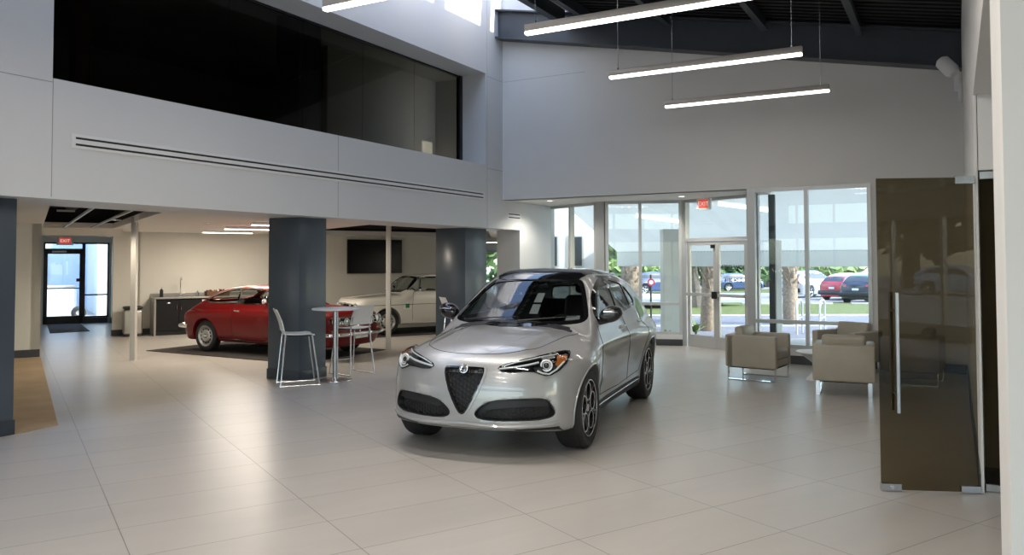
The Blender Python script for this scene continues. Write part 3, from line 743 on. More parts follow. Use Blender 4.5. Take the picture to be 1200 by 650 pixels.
    bumper([(*q, zf) for q in chaikin_open([(a,b) for a,b,_ in pts], 2)], 'front_bumper')
    rbp = [(-1.60,.80),(-1.85,.78),(-2.0,.68),(-2.05,.45),(-2.06,0)]; pts = rbp+[(a,-b) for a,b in rbp[-2::-1]]
    bumper([(*q, .47) for q in chaikin_open(pts, 2)], 'rear_bumper')
    # front grille: dark opening with bright bars and the V shield
    gp = ccw(chaikin([(-.66,.585),(-.66,.735),(.66,.735),(.66,.585)], 1)); g = patch(f, gp, 'x', 1, off=.003, thick=.005, start=2.3).build('grille', M_gblack, r)
    for zz in (.60,.66,.72):
        seam(f, [(-.64,zz),(.64,zz)], 'x', 1, .006, .006, start=2.3).build('grille_bar', M_chrome, g)
    sh = ccw([(-.085,.735),(.085,.735),(.07,.60),(0,.47),(-.07,.60)]); ring(f, inset(sh, -.012), inset(sh, .012), 'x', 1, .012, .01, start=2.3).build('shield', M_chrome, g)
    (c,), _ = hit(f, [(0,.35)], 'x', 1, start=2.3); MB().rbox((0,-.17,-.05), (.015,.17,.05), .006, 2, T(c[0]+.06, 0, .395)).build('number_plate', M_paper, r)
    (c,), _ = hit(f, [(0,.55)], 'x', -1, start=2.3); MB().rbox((-.015,-.17,-.06), (0,.17,.06), .006, 2, T(c[0]-.005, 0, .57)).build('number_plate', M_paper, r)
    for nm, pl, sd, kw in (('windscreen', wind, 1, dict(start=1.6)), ('rear_window', back, -1, dict(start=2.2))):
        pl = ccw(pl); patch(f, pl, 'x', sd, grid=.05, off=-.005, thick=.003, **kw).build(nm, M_clearglass, r)
        ring(f, inset(pl, -.008), inset(pl, .018), 'x', sd, .004, .015, **kw).build(nm+'_trim', M_chrome if kind == 'coupe' else M_gblack, r)
    hg = [(.92,.60),(1.5,.575),(1.85,.52),(1.93,.35),(1.95,0)]; hg = hg+[(a,-b) for a,b in hg[-2::-1]]
    seam(f, chaikin_open(hg, 2), 'z', 1, .0035, 0, start=1.1, depth=.7).build('hood_gap', M_well, r)
    seam(f, [(1.9,0),(.9,0)], 'z', 1, .006, .002, start=1.1, depth=.7).build('hood_crease', paint, r)
    # cabin
    MB().rbox((-1.4,-.58,.42), (.8,.58,.48), .02).rbox((.48,-.60,.74), (.80,.60,.91), .05, 3).build('dashboard', M_dark, r)
    for s in (1, -1):
        st = MB().rbox((-.32,-.24,.46), (.16,.24,.62), .05, 3, T(0,.33*s,0)); st.rbox((-.06,-.23,0), (.06,.23,.45), .06, 3, T(-.32,.33*s,.58) @ Ry(-.25)); st.build('seat', M_dark, r)
    MB().rbox((-1.1,-.55,.48), (-.65,.55,.64), .05, 3).rbox((-1.16,-.55,.6), (-1.02,.55,.93), .05, 3).build('rear_seat', M_dark, r)
    sw = MB(); ax = Vector((-1,0,.5)).normalized(); c = Vector((.36,.33,.90)); torus(sw, c, ax, .185, .011, 32, 8); sw.cyl(c, c+Vector((.2,0,-.1)), .02, 8)
    u = Vector((0,1,0)); sw.tube([c-u*.18, c+u*.18], .008, 6); sw.build('steering_wheel', M_dark, r)
    zt = 1.19 if kind == 'coupe' else 1.30
    MB().rbox((.16,-.10,zt-.03), (.18,.10,zt+.02), .008).cyl((.17,0,zt+.02), (.14,0,zt+.06), .008, 8).build('rear_view_mirror', M_dark, r)
    if kind != 'coupe':                                 # green four-leaf badge on each front wing
        for s in (1, -1):
            tri = [(.64,.59),(.88,.59),(.76,.76)]
            b = patch(f, ccw(tri), 'y', s, off=.002, thick=.002, start=1.2, depth=.9).build('wing_badge', M_paper, r)
            k = MB()
            for q in range(4):
                a = PI/4+q*PI/2; ce = (.76+.034*math.cos(a), .665+.034*math.sin(a))
                k.join(patch(f, [(ce[0]+.030*math.cos(t), ce[1]+.030*math.sin(t)) for t in np.linspace(0, 2*PI, 12, False)], 'y', s, grid=.02, off=.004, thick=.001, start=1.2, depth=.9))
            k.join(patch(f, ccw([(.753,.665),(.767,.665),(.79,.61),(.775,.605)]), 'y', s, off=.004, thick=.001, start=1.2, depth=.9))
            k.build('clover', M_green, b)
    return r
M_clearlamp = mat('lamp_glass', (.6,.62,.62), .1, .6, coat=.5)

def build_lot_suv():
    """plain sport utility car for the parking lot; other cars copy its parts with their own paint"""
    r = thing('parked_car', 'x', 'car'); f = f_suv
    def body(x, y, z): return np.maximum(f_suv(x, y, z), -suv_arch(x, y, z))
    V, Q = surfnet(body, (-2.5, 0, .15), (2.4, 1.05, 1.72), .04, 2); np_obj('body', V, Q, M_silver, r, 50)
    side = ccw([(.70,1.13),(.24,1.45),(-.10,1.53),(-.45,1.55),(-1.3,1.46),(-1.75,1.30),(-1.80,1.20),(-1.0,1.17),(.45,1.12)])
    for s in (1, -1):
        patch(f, side, 'y', s, grid=.12, off=.006, thick=.01, start=1.3, depth=.9).build('side_window', M_lotglass, r)
        patch(f, ccw([(s*a, b) for a, b in ((.45,.92),(.52,1.06),(.80,1.0),(.86,.93),(.80,.87))]), 'x', -1, grid=.1, off=.008, thick=.01, start=2.6).build('tail_lamp', M_tail, r)
        patch(f, ccw([(s*a, b) for a, b in ((.42,.80),(.45,.87),(.80,.90),(.83,.84),(.72,.78))]), 'x', 1, grid=.1, off=.008, thick=.01, start=2.6).build('headlight', M_clearlamp, r)
        MB().rbox((.55,.93*s-.11,1.08), (.68,.93*s+.11,1.20), .04, 2).build('wing_mirror', M_gblack, r)
        for a in (1.409, -1.409): make_wheel(r, (a, .80*s, .36), s, .36, .24, .24, 'spokes')
    patch(f, ccw([(-.62,1.17),(-.52,1.45),(.52,1.45),(.62,1.17)]), 'x', -1, grid=.12, off=.006, thick=.01, start=2.6).build('rear_window', M_lotglass, r)
    patch(f, ccw([(-.70,1.15),(-.52,1.54),(.52,1.54),(.70,1.15)]), 'x', 1, grid=.12, off=.006, thick=.01, start=2.2).build('windscreen', M_lotglass, r)
    MB().rbox((-2.42,-.85,.36), (-2.30,.85,.62), .05, 2).build('rear_bumper', M_mblack, r)
    MB().rbox((2.20,-.70,.36), (2.32,.70,.56), .05, 2).build('front_bumper', M_mblack, r)
    MB().box((-2.44,-.16,.72), (-2.405,.16,.83)).build('number_plate', M_paper, r)
    return r
M_lotglass = mat('tinted_window', (.03,.04,.05), .05, spec=.8)
def lot_copy(src, loc, rz, label, paint, scale=(1,1,1), group='cars parked in the lot'):
    r = dup(src, loc, rz, label, group); r.scale = scale
    for c in r.children:
        if c.name.startswith('body'):
            c.data = c.data.copy(); c.data.materials[0] = paint
    return r
# ---------------------------------------------------------------- room shell
def tile_material():
    m = bpy.data.materials.new('porcelain_tiles'); m.use_nodes = True; nt = m.node_tree; b = nt.nodes['Principled BSDF']; L = nt.links.new
    tc = nt.nodes.new('ShaderNodeTexCoord'); mp = nt.nodes.new('ShaderNodeMapping'); mp.inputs['Location'].default_value = (-.65, -.39, 0)
    L(tc.outputs['Object'], mp.inputs['Vector'])
    br = nt.nodes.new('ShaderNodeTexBrick'); br.offset = 0; br.squash = 1
    br.inputs['Scale'].default_value = 1; br.inputs['Brick Width'].default_value = 1.2; br.inputs['Row Height'].default_value = .6
    br.inputs['Mortar Size'].default_value = .0035; br.inputs['Mortar Smooth'].default_value = .2; br.inputs['Bias'].default_value = 0
    br.inputs['Color1'].default_value = (.47,.438,.395,1); br.inputs['Color2'].default_value = (.445,.415,.373,1); br.inputs['Mortar'].default_value = (.20,.185,.165,1)
    L(mp.outputs['Vector'], br.inputs['Vector'])
    n = nt.nodes.new('ShaderNodeTexNoise'); n.inputs['Scale'].default_value = 1.3; n.inputs['Detail'].default_value = 6; n.inputs['Distortion'].default_value = .8
    mp2 = nt.nodes.new('ShaderNodeMapping'); mp2.inputs['Scale'].default_value = (.5, 2.4, 1); L(tc.outputs['Object'], mp2.inputs['Vector']); L(mp2.outputs['Vector'], n.inputs['Vector'])
    r = nt.nodes.new('ShaderNodeValToRGB'); r.color_ramp.elements[0].position = .3; r.color_ramp.elements[0].color = (.94,.94,.94,1); r.color_ramp.elements[1].position = .7; r.color_ramp.elements[1].color = (1.03,1.025,1.02,1)
    L(n.outputs['Fac'], r.inputs['Fac'])
    mx = nt.nodes.new('ShaderNodeMix'); mx.data_type = 'RGBA'; mx.blend_type = 'MULTIPLY'; mx.inputs['Factor'].default_value = 1
    L(br.outputs['Color'], mx.inputs['A']); L(r.outputs['Color'], mx.inputs['B']); L(mx.outputs['Result'], b.inputs['Base Color'])
    rr = nt.nodes.new('ShaderNodeMapRange'); rr.inputs['To Min'].default_value = .27; rr.inputs['To Max'].default_value = .34
    L(n.outputs['Fac'], rr.inputs['Value']); L(rr.outputs['Result'], b.inputs['Roughness'])
    b.inputs['Specular IOR Level'].default_value = .42
    return m
AV = Vector((-.88295, .46947, 0)); BV = Vector((.46947, .88295, 0))     # the back rooms and the tiles are turned 28 degrees
def AB(a, b, z=0): return AV*a+BV*b+Vector((0,0,z))
def AB2(a, b): v = AB(a, b); return (v.x, v.y)
M_tile = tile_material()
M_wall = mat('white_wall_paint', (.70,.69,.66), .6, noise=(1.5,.015))
M_panel = mat('white_wall_panel', (.66,.665,.66), .45, noise=(.8,.02))
M_cream = M_cream if 'M_cream' in globals() else None
M_creamwall = mat('cream_wall_paint', (.76,.73,.66), .6, noise=(1.2,.015))
M_ceil = mat('ceiling_paint', (.74,.72,.68), .7, noise=(1.2,.01))
M_base = mat('dark_rubber_base', (.05,.05,.055), .5, noise=(6,.1))
M_shaft = mat('shaft_white', (.86,.86,.85), .6, noise=(1,.01))
M_joint = mat('joint_shadow_gap', (.30,.30,.30), .7)
M_slate = mat('slate_blue_paint', (.062,.082,.105), .28, noise=(1.5,.06), coat=.15, coatr=.2)
M_slot = mat('slot_black', (.01,.01,.01), .6)
M_slotframe = mat('diffuser_white', (.75,.75,.74), .4, noise=(3,.01))
M_deck = mat('dark_roof_deck', (.018,.019,.022), .6, noise=(2,.1))
M_steel = mat('painted_steel_beam', (.05,.06,.073), .45, noise=(2,.08))
M_plenum = mat('plenum_black', (.012,.012,.014), .8)
M_tgrid = mat('grid_bar_white', (.6,.6,.6), .4, noise=(5,.02))
M_alu = mat('storefront_aluminium', (.50,.51,.50), .35, .35, noise=(3,.02))
M_blackalu = mat('black_aluminium', (.012,.012,.013), .35, .2)
M_storeglass = glassmat('storefront_glass', (.90,.94,.93), 1.45)
M_upglass = glassmat('dark_tinted_glass', (.50,.50,.47), 1.45, boost=.8)
M_bronze = glassmat('bronze_glass', (.46,.415,.32), 1.45, boost=.75)
M_hidden = mat('upper_room_paint', (.45,.44,.41), .7, noise=(1,.03))
M_white = mat('white_plastic', (.78,.78,.77), .35)
M_lampbody = mat('lamp_housing', (.55,.50,.45), .4, .3)
M_lamp = emat('lamp_diffuser', (1,.93,.86), 6)
M_lampsm = emat('small_lamp_diffuser', (1,.90,.76), 9)
M_exit = emat('exit_letters', (1,.62,.55), 1.0)
SK = -.1965
def zbeam(x): return 6.22+SK*(x+7.9)

def lslab(name, poly, z0, z1, m):  return struct(name, MB().prism(poly, z0, z1), m)
def holed_slab(name, outer, holes, z0, z1, m):
    """flat slab with openings"""
    pts = [Vector(p) for p in outer]; ed = [(i, (i+1) % len(outer)) for i in range(len(outer))]
    for h in holes:
        k = len(pts); pts += [Vector(p) for p in h]; ed += [(k+i, k+(i+1) % len(h)) for i in range(len(h))]
    r = delaunay_2d_cdt(pts, ed, [], 0, 1e-5); mb = MB(); n = len(r[0]); vs = [(p.x,p.y,z0) for p in r[0]]+[(p.x,p.y,z1) for p in r[0]]; fs = []; edge = set()
    for t in r[2]:
        c = np.mean([r[0][i] for i in t], axis=0); u, v = np.array([c[0]]), np.array([c[1]])
        if sdpoly(u, v, outer)[0] > 0 or any(sdpoly(u, v, h)[0] < 0 for h in holes): continue
        t = tuple(t); fs += [tuple(i+n for i in t), t[::-1]]
        for i in range(len(t)): edge.add((t[i], t[(i+1) % len(t)]))
    fs += [(a, b, b+n, a+n) for a, b in edge if (b, a) not in edge]
    return struct(name, mb.add(vs, fs), m)
W1l, W1r, W2l, W2r, Dl, Dr = (-8.28,16.34), (-6.60,15.46), (-6.40,15.41), (-4.90,15.86), (-4.83,15.88), (-3.30,15.07)
def floor_and_ceilings():
    poly = [(9,-8),(9,7.0),(.34,7.0),(.34,14.05),(-3.07,14.05),(-3.25,15.15),Dl,(W2r[0],W2r[1]+.1),(W2l[0],W2l[1]+.1),(-8.3,16.45),(-11.75,22.1),
            AB2(20.75,14),AB2(20.75,2.6),AB2(25.5,2.6),AB2(25.5,.4),AB2(17.1,.4),AB2(17.1,-14),(-9,-8)]
    # floor object is turned so that its own axes follow the tile joints
    th = math.atan2(BV.y, BV.x); Mi = Rz(-th)
    mb = MB().prism(poly, -.12, 0).xf(Mi); o = mb.build('floor', M_tile, None, 0); o.rotation_euler = (0,0,th); o['kind'] = 'structure'
    # low ceiling over the back rooms
    cp = [(-8.6,-8),(-8.6,16.3),(-11.75,22.1),AB2(20.7,14),AB2(20.7,2.6),AB2(25.5,2.65),AB2(25.5,.3),AB2(17.1,.3),AB2(17.1,-14)]
    o1 = [(-9.92,5.79),(-9.92,7.40),AB2(18.75,1.92),AB2(18.75,.62)]
    o2 = [AB2(19.4,.62),AB2(19.4,1.98),AB2(25.1,2.4),AB2(25.1,.7)]
    o3 = [(-9.8,11.95),(-9.75,16.2),AB2(20.35,12.3),AB2(20.35,5.96)]
    holed_slab('ceiling', cp, [o1, o2, o3], 2.45, 2.56, M_ceil)
    # open plenum above the three openings, with its grid bars
    s = MB()
    for o in (o1, o2, o3):
        cx = sum(p[0] for p in o)/4; cy = sum(p[1] for p in o)/4
        big = [(cx+(x-cx)*1.06, cy+(y-cy)*1.06) for x, y in o]; n = 4
        for i in range(4):
            a, b = big[i], big[(i+1) % 4]; s.add([(*a,2.56),(*b,2.56),(*b,3.05),(*a,3.05)], [(0,1,2,3)])
        s.add([(*p,3.05) for p in big], [(3,2,1,0)])
    struct('ceiling', s, M_plenum)
    g = MB()
    for (pa, pb) in ((AB(10.9,.95,2.44), AB(18.7,1.0,2.44)), (AB(11.4,1.45,2.44), AB(18.7,1.5,2.44))):
        d = (pb-pa).normalized(); w = d.cross(Vector((0,0,1)))*.014; g.obox(pa-w, pb-pa, w*2, (0,0,.035))
    for a in (19.6, 21.0, 22.5, 24.0): g.obox(AB(a,.6,2.45), BV*1.5, AV*.02, (0,0,.03))
    struct('trim_1', g, M_tgrid)
    g = MB()
    for k in range(9):
        a = 11.2+k*.9
        g.obox(AB(a,.4,2.75+.06*(k % 3)), BV*1.7, AV*.14, (0,0,.10))
    g.tube([AB(11,1.2,2.85), AB(18.6,1.1,2.85)], .09, 10)
    for k in range(7):
        a = 14.9+k*.8; g.obox(AB(a,6,2.62+.05*(k % 2)), BV*(min(12.2, (.883*a-9.95)/.469)-6), AV*.10, (0,0,.09))
    for b in (7.3, 9.0, 10.7): g.tube([AB((9.95+.469*b)/.883+.15,b,2.74), AB(20.2,b+.2,2.74)], .07, 8)
    struct('trim_2', g, M_deck)
    lt = MB()
    for (a, b, l) in ((11.3,1.05,.55),(12.0,1.15,.22),(12.2,1.5,.2),(13.6,1.2,.3),(15.4,1.05,.5),(17.2,.8,.3),(14.6,1.5,.4)):
        lt.obox(AB(a,b,2.70), BV*l, AV*.10, (0,0,.03))
    struct('trim_3', lt, M_tgrid)
    # entrance ceiling
    lslab('ceiling', [(-8.2,13.95),(-3.0,13.95),(-3.0,15.3),(-4.6,16.3),(-6.4,15.8),(-8.3,16.7)], 2.98, 3.10, M_ceil)
    # sloping roof deck with ribs running across, underside seen from below
    d = MB(); y0, y1 = -8, 14.3; n = int((y1-y0)/.19)
    for i in range(n):
        ya = y0+i*.19; xs = (-6.45, 9.2)
        for (p, q, h) in ((0, .095, 0), (.095, .19, .055)):
            v = []
            for x in xs:
                zz = zbeam(x)+.62+h
                v += [(x, ya+p, zz), (x, ya+q, zz)]
            d.add(v, [(0,1,3,2)])
            if h: d.add([(xs[0],ya+p,zbeam(xs[0])+.62),(xs[0],ya+p,zbeam(xs[0])+.675),(xs[1],ya+p,zbeam(xs[1])+.675),(xs[1],ya+p,zbeam(xs[1])+.62)], [(0,1,2,3)])
    d.add([(-6.45,y0,zbeam(-6.45)+.80),(9.2,y0,zbeam(9.2)+.80),(9.2,y1,zbeam(9.2)+.80),(-6.45,y1,zbeam(-6.45)+.80)], [(0,1,2,3)])
    struct('ceiling', d, M_deck)
floor_and_ceilings()

def shell_walls():
    w = MB()                                            # left wall: bulkhead, window opening above it
    w.box((-8.6,-8,2.39), (-8.04,13.93,3.63)); w.box((-8.6,-8,3.63), (-8.04,4.70,7.8)); w.box((-8.6,13.26,3.63), (-8.04,13.93,7.8))
    w.box((-8.6,4.70,5.45), (-8.04,13.26,7.8)); w.box((-8.6,13.93,2.39), (-8.04,16.12,3.2)); w.box((-8.6,14.65,0), (-8.04,16.12,2.39))
    w.box((-9.08,-8,2.39), (-8.6,16.0,2.62))
    struct('wall_left', w, M_panel)
    j = MB(); e = .0035                                 # panel joints
    for y in (4.705, 9.0, 13.32): j.box((-8.042,y-e,2.41), (-8.0385,y+e,3.63 if y < 13 else 3.57))
    j.box((-8.042,13.32-e,3.57), (-8.0385,13.32+e,9)); j.box((-8.042,-6,3.585), (-8.0385,4.70,3.592)); j.box((-8.042,13.32,3.567), (-8.0385,13.93,3.574)); j.box((-8.042,13.32,5.40), (-8.0385,13.93,5.407))
    struct('trim_4', j, M_joint)
    f = MB()                                            # far wall over the entrance, its right part down to the floor
    f.box((-8.3,13.93,2.98), (.14,14.13,7.8)); f.box((-1.17,13.93,0), (.14,14.13,2.98)); f.box((-3.07,13.93,0), (-1.17,14.13,.26))
    struct('wall_far', f, M_wall)
    j = MB(); j.box((-8.0,13.9285,5.397), (-6.2,13.931,5.403)); struct('trim_5', j, M_joint)
    r = MB(); r.box((.14,6.93,0), (.16,7.2,9)); r.box((.14,7.2,0), (.34,14.13,9)); r.box((.14,4.1,3.0), (.34,6.93,9)); struct('wall_right', r, M_wall)
    nw = MB(); nw.box((.155,3.28,0), (1.3,4.1,9)); struct('wall_near', nw, M_wall)
    struct('wall_side', MB().box((1.552,6.93,0), (9,7.1,9)), M_wall); struct('wall_over_glass', MB().box((.165,6.93,2.425), (1.552,7.1,9)), M_wall)
    s = MB(); s.box((.34,10,0), (3,10.1,3)); s.box((3,7.1,0), (3.1,10.1,3)); s.box((.34,7.1,2.9), (3,10,3)); s.box((.34,7.1,-.02), (3,10,.0)); struct('wall_office', s, M_hidden)
    # room to the right of the opening and behind the viewer: outer walls with windows on two levels
    o = MB(); o.box((8.9,-8,0), (9.1,7,.25)); o.box((8.9,-8,2.75), (9.1,7,3.25)); o.box((8.9,-8,4.2), (9.1,7,9)); o.box((8.9,5.2,0), (9.1,7,9)); o.box((8.9,-8,0), (9.1,-6.8,9)); struct('wall_east', o, M_wall)
    k = MB(); k.box((-9,-8.2,0), (9.1,-8,.25)); k.box((-9,-8.2,2.75), (9.1,-8,3.25)); k.box((-9,-8.2,4.2), (9.1,-8,9)); k.box((-14,-8.2,0), (-7.5,-8,9)); k.box((7.6,-8.2,0), (9.1,-8,9)); struct('wall_south', k, M_wall)
    # light shaft beside the roof: white sides, open to the sky through a glazed top
    m = MB(); m.box((-6.45,-8,6.55), (-6.35,13.93,7.8)); m.box((-8.6,-8.2,3), (-6.35,-8,8)); struct('wall_shaft', m, M_shaft)
    k = MB()                                            # glazing ribs across the top of the shaft
    for i in range(14): k.box((-8.04,-7.6+i*1.6,7.66), (-6.45,-7.25+i*1.6,7.78))
    struct('trim_9', k, M_shaft)
    # back rooms
    b = MB()
    b.obox(AB(20.7,2.125), AV*.15, BV*10.1, (0,0,2.6)); b.obox(AB(20.7,12.2), AV*.15, BV*1.9, (0,0,.55)); b.obox(AB(20.7,12.2,2.05), AV*.15, BV*1.9, (0,0,.55)); b.obox(AB(20.7,13.1,0), AV*.15, BV*1.0, (0,0,2.6))
    struct('wall_back', b, M_creamwall)
    h = MB(); h.obox(AB(20.7,2.56), AV*4.8, BV*.15, (0,0,2.6)); struct('wall_hall_right', h, M_creamwall)
    h = MB(); h.obox(AB(16.95,.55), AV*8.5, BV*-.15, (0,0,2.6)); h.obox(AB(16.95,.55), AV*.15, BV*-14.5, (0,0,2.6)); h.obox(AB(16.95,-14),AV*-9, BV*-.15,(0,0,2.6)); struct('wall_hall_left', h, M_creamwall)
    h = MB(); h.obox(AB(25.4,.40,2.28), AV*.15, BV*2.1, (0,0,.35)); h.obox(AB(25.4,.40), AV*.15, BV*.48, (0,0,2.6)); h.obox(AB(25.4,2.5), AV*.15, BV*.2, (0,0,2.6)); h.obox(AB(25.4,1.86), AV*.15, BV*.65, (0,0,.16)); struct('wall_hall_end', h, M_creamwall)
    h = MB(); h.obox(AB(19.05,.55,2.30), AV*.14, BV*1.58, (0,0,.2)); struct('wall_header', h, M_creamwall)
    h = MB(); h.obox((-8.6,16.12,0), (-3.2,5.9,0), (-.14,-.08,0), (0,0,3.2)); struct('wall_outer', h, M_creamwall)
    # upper room behind the dark glass
    u = MB(); u.box((-14,3.4,3.50), (-8.6,14.6,3.60)); u.box((-14,3.4,5.75), (-8.6,14.6,5.85)); u.box((-14,3.4,3.6), (-13.9,14.6,5.8)); u.box((-14,3.4,3.6), (-8.6,3.5,5.8)); u.box((-14,14.5,3.6), (-8.6,14.6,5.8))
    u.box((-10.2,11.0,3.6), (-10.1,14.5,5.75)); struct('wall_upper_room', u, M_hidden)
    # dark base boards
    q = MB(); z = .14
    q.box((-3.07,13.915,0), (.14,13.93,z)); struct('baseboard_far', q, M_base)
    q = MB().box((.125,6.93,0), (.14,13.92,z)); struct('baseboard_right', q, M_base)
    q = MB().box((.143,3.9,0), (.155,4.1,z)).box((1.55,6.915,0), (8.9,6.93,z)); struct('baseboard_near', q, M_base)
    q = MB().obox(AB(20.685,2.125), AV*.015, BV*10.9, (0,0,z)); struct('baseboard_back', q, M_base)
    q = MB().obox(AB(20.86,2.545), AV*4.5, BV*.015, (0,0,z)).obox(AB(20.685,2.11), AV*.165, BV*.015, (0,0,z)); struct('baseboard_hall', q, M_base)
    q = MB().obox(AB(16.935,.55), AV*.015, BV*-6, (0,0,z)); struct('baseboard_left', q, M_base)
    q = MB().obox(AB(25.385,1.86), AV*.015, BV*.62, (0,0,.15)); struct('baseboard_exit', q, M_base)
    q = MB().box((-8.04,14.65,0), (-8.025,16.12,z)); struct('baseboard_passage', q, M_base)
shell_walls()

def window(name, p0, p1, z0, z1, vs=(), hs=(), fw=.055, dp=.10, fm=None, gm=None, skip=(), kind='structure', head=True):
    """glazed frame between two floor points; vs: fractions of mullions, hs: rail heights"""
    p0 = Vector((*p0,0)); p1 = Vector((*p1,0)); d = p1-p0; L = d.length; d = d/L; n = Vector((-d.y, d.x, 0))*dp
    fm = fm or M_alu; gm = gm or M_storeglass
    us = [0]+[v*L for v in vs]+[L]; zs = [z0]+list(hs)+[z1]; m = MB()
    for i, u in enumerate(us):
        a = u-(0 if i == 0 else fw if i == len(us)-1 else fw/2); m.obox(p0+d*a-n/2+Vector((0,0,z0)), d*fw, n, (0,0,z1-z0))
    for i, zz in enumerate(zs):
        a = zz-(0 if i == 0 else fw if i == len(zs)-1 else fw/2); m.obox(p0+d*(fw*.5)-n*.45+Vector((0,0,a)), d*(L-fw), n*.9, (0,0,fw))
    o = m.build(name, fm, None, 0); o['kind'] = 'structure'
    for i in range(len(us)-1):
        for j in range(len(zs)-1):
            ua = us[i]+fw*.5; ub = us[i+1]-fw*.5
            MB().obox(p0+d*ua-n*.05+Vector((0,0,zs[j]+fw*.4)), d*(ub-ua), n*.1, (0,0,zs[j+1]-zs[j]-fw*.8)).build('pane', gm, o, 0)
    return o
def storefront():
    window('window_1', W1l, W1r, .22, 2.98, (.52,), (.85,), .06, .12)
    window('window_2', W2l, W2r, .22, 2.98, (.46,), (.85,), .06, .12)
    window('window_3', (-3.07,13.97), (-1.17,13.97), .26, 2.98, (.475,), (.70,), .06, .12)
    dv = Vector((Dr[0]-Dl[0], Dr[1]-Dl[1], 0)).normalized()
    window('window_4', Dl, (Dl[0]+dv.x*1.7, Dl[1]+dv.y*1.7), 2.13, 2.98, (), (), .06, .12)
    window('window_5', (-3.27,15.12), (-3.12,14.12), .22, 2.98, (.35,), (), .05, .10, M_alu)
    k = MB()                                            # sills and posts of the entrance bay
    for a, b in ((W1l, W1r), (W2l, W2r)):
        a = Vector((*a,0)); b = Vector((*b,0)); d = (b-a); nn = Vector((-d.y, d.x, 0)).normalized()*.16
        k.obox(a-nn*.5, d, nn, (0,0,.22))
    struct('wall_entrance', k, M_wall)
    q = MB()
    for a, b in ((W1l, W1r), (W2l, W2r)):
        a = Vector((*a,0)); b = Vector((*b,0)); d = (b-a); nn = Vector((d.y, -d.x, 0)).normalized()
        q.obox(a+nn*.08, d, nn*.012, (0,0,.13))
    struct('baseboard_entrance', q, M_base)
    p = MB()
    for (x, y, s) in ((W1r[0]+.10,W1r[1]-.02,.10), (W2r[0]+.03,W2r[1]+.03,.07), (Dr[0]+.04,Dr[1]-.0,.08), (-8.20,16.28,.12)): p.box((x-s,y-s,0), (x+s,y+s,2.98))
    p.box((-3.14,13.92,0), (-3.07,14.13,2.98)); struct('trim_6', p, M_alu)
    # the pair of glass doors
    base = Vector((*Dl,0))+dv*.07; n = Vector((-dv.y, dv.x, 0)); w = .775
    for i in range(2):
        a = base+dv*(w*i+.004*i)
        m = MB(); st = .075; t = n*.045
        m.obox(a-t/2, dv*st, t, (0,0,2.12)); m.obox(a+dv*(w-st)-t/2, dv*st, t, (0,0,2.12)); m.obox(a+dv*st-t/2, dv*(w-2*st), t, (0,0,.24)); m.obox(a+dv*st-t/2+Vector((0,0,2.04)), dv*(w-2*st), t, (0,0,.08))
        o = m.build('door_%d' % (i+1), M_alu, None, 0); o['kind'] = 'structure'
        MB().obox(a+dv*st-t*.06+Vector((0,0,.24)), dv*(w-2*st), t*.12, (0,0,1.8)).build('pane', M_storeglass, o, 0)
        MB().obox(a+dv*.03-n*.085+Vector((0,0,1.03)), dv*(w-.06), n*.045, (0,0,.055)).build('push_bar', M_alu, o, 0)
        e = (w-.05) if i == 0 else -.0
        MB().obox(a+dv*(e-.01)-n*.10+Vector((0,0,.99)), dv*.085, n*.075, (0,0,.14)).build('lock_case', M_blackalu, o, 0)
        if i == 0: MB().obox(a+dv*(w-.11)-n*.06+Vector((0,0,1.98)), dv*.08, n*.04, (0,0,.07)).build('door_closer', M_blackalu, o, 0)
        if i == 1:                                      # lettering on the outside of the pane, seen from behind
            for txt, zz, sz in (('NOW OPEN', 1.60, .125), ('2104-2016', 1.355, .10)):
                tx = text_mb(txt, sz, .001, bold=.003); c = a+dv*(w*.5)+n*.02+Vector((0,0,zz))
                Mx = Matrix(((-dv.x, 0, n.x, c.x), (-dv.y, 0, n.y, c.y), (0, 1, 0, c.z), (0, 0, 0, 1)))
                tx.xf(Mx).build('door_lettering', M_lettering, o, 0)
M_lettering = mat('grey_lettering', (.04,.045,.045), .6)
storefront()
def upper_window():
    m = MB(); x = -8.6
    m.box((x-.06,4.66,3.63), (x,4.72,5.45)); m.box((x-.06,13.16,3.63), (x+.02,13.26,5.45)); m.box((x-.06,4.66,3.60), (x,13.26,3.64)); m.box((x-.06,4.66,5.42), (x,13.26,5.45))
    o = m.build('window_6', M_blackalu, None, 0); o['kind'] = 'structure'
    ys = [4.70,6.05,7.45,8.85,10.25,11.70,13.17]
    for a, b in zip(ys[:-1], ys[1:]): MB().box((x-.035,a+.004,3.64), (x-.022,b-.004,5.42)).build('pane', M_upglass, o, 0)
    # dim things of the upper room: pier, timber door leaf, low cabinet
    MB2 = MB().box((-9.6,9.25,3.6), (-9.1,9.75,5.75)); struct('trim_7', MB2, M_slate)
    struct('trim_8', MB().box((-10.4,6.3,3.6), (-10.25,6.5,5.75)), M_tan)
upper_window()
window('window_7', AB2(20.72,12.2), AB2(20.72,13.1), .55, 2.05, (), (1.0,), .05, .08)
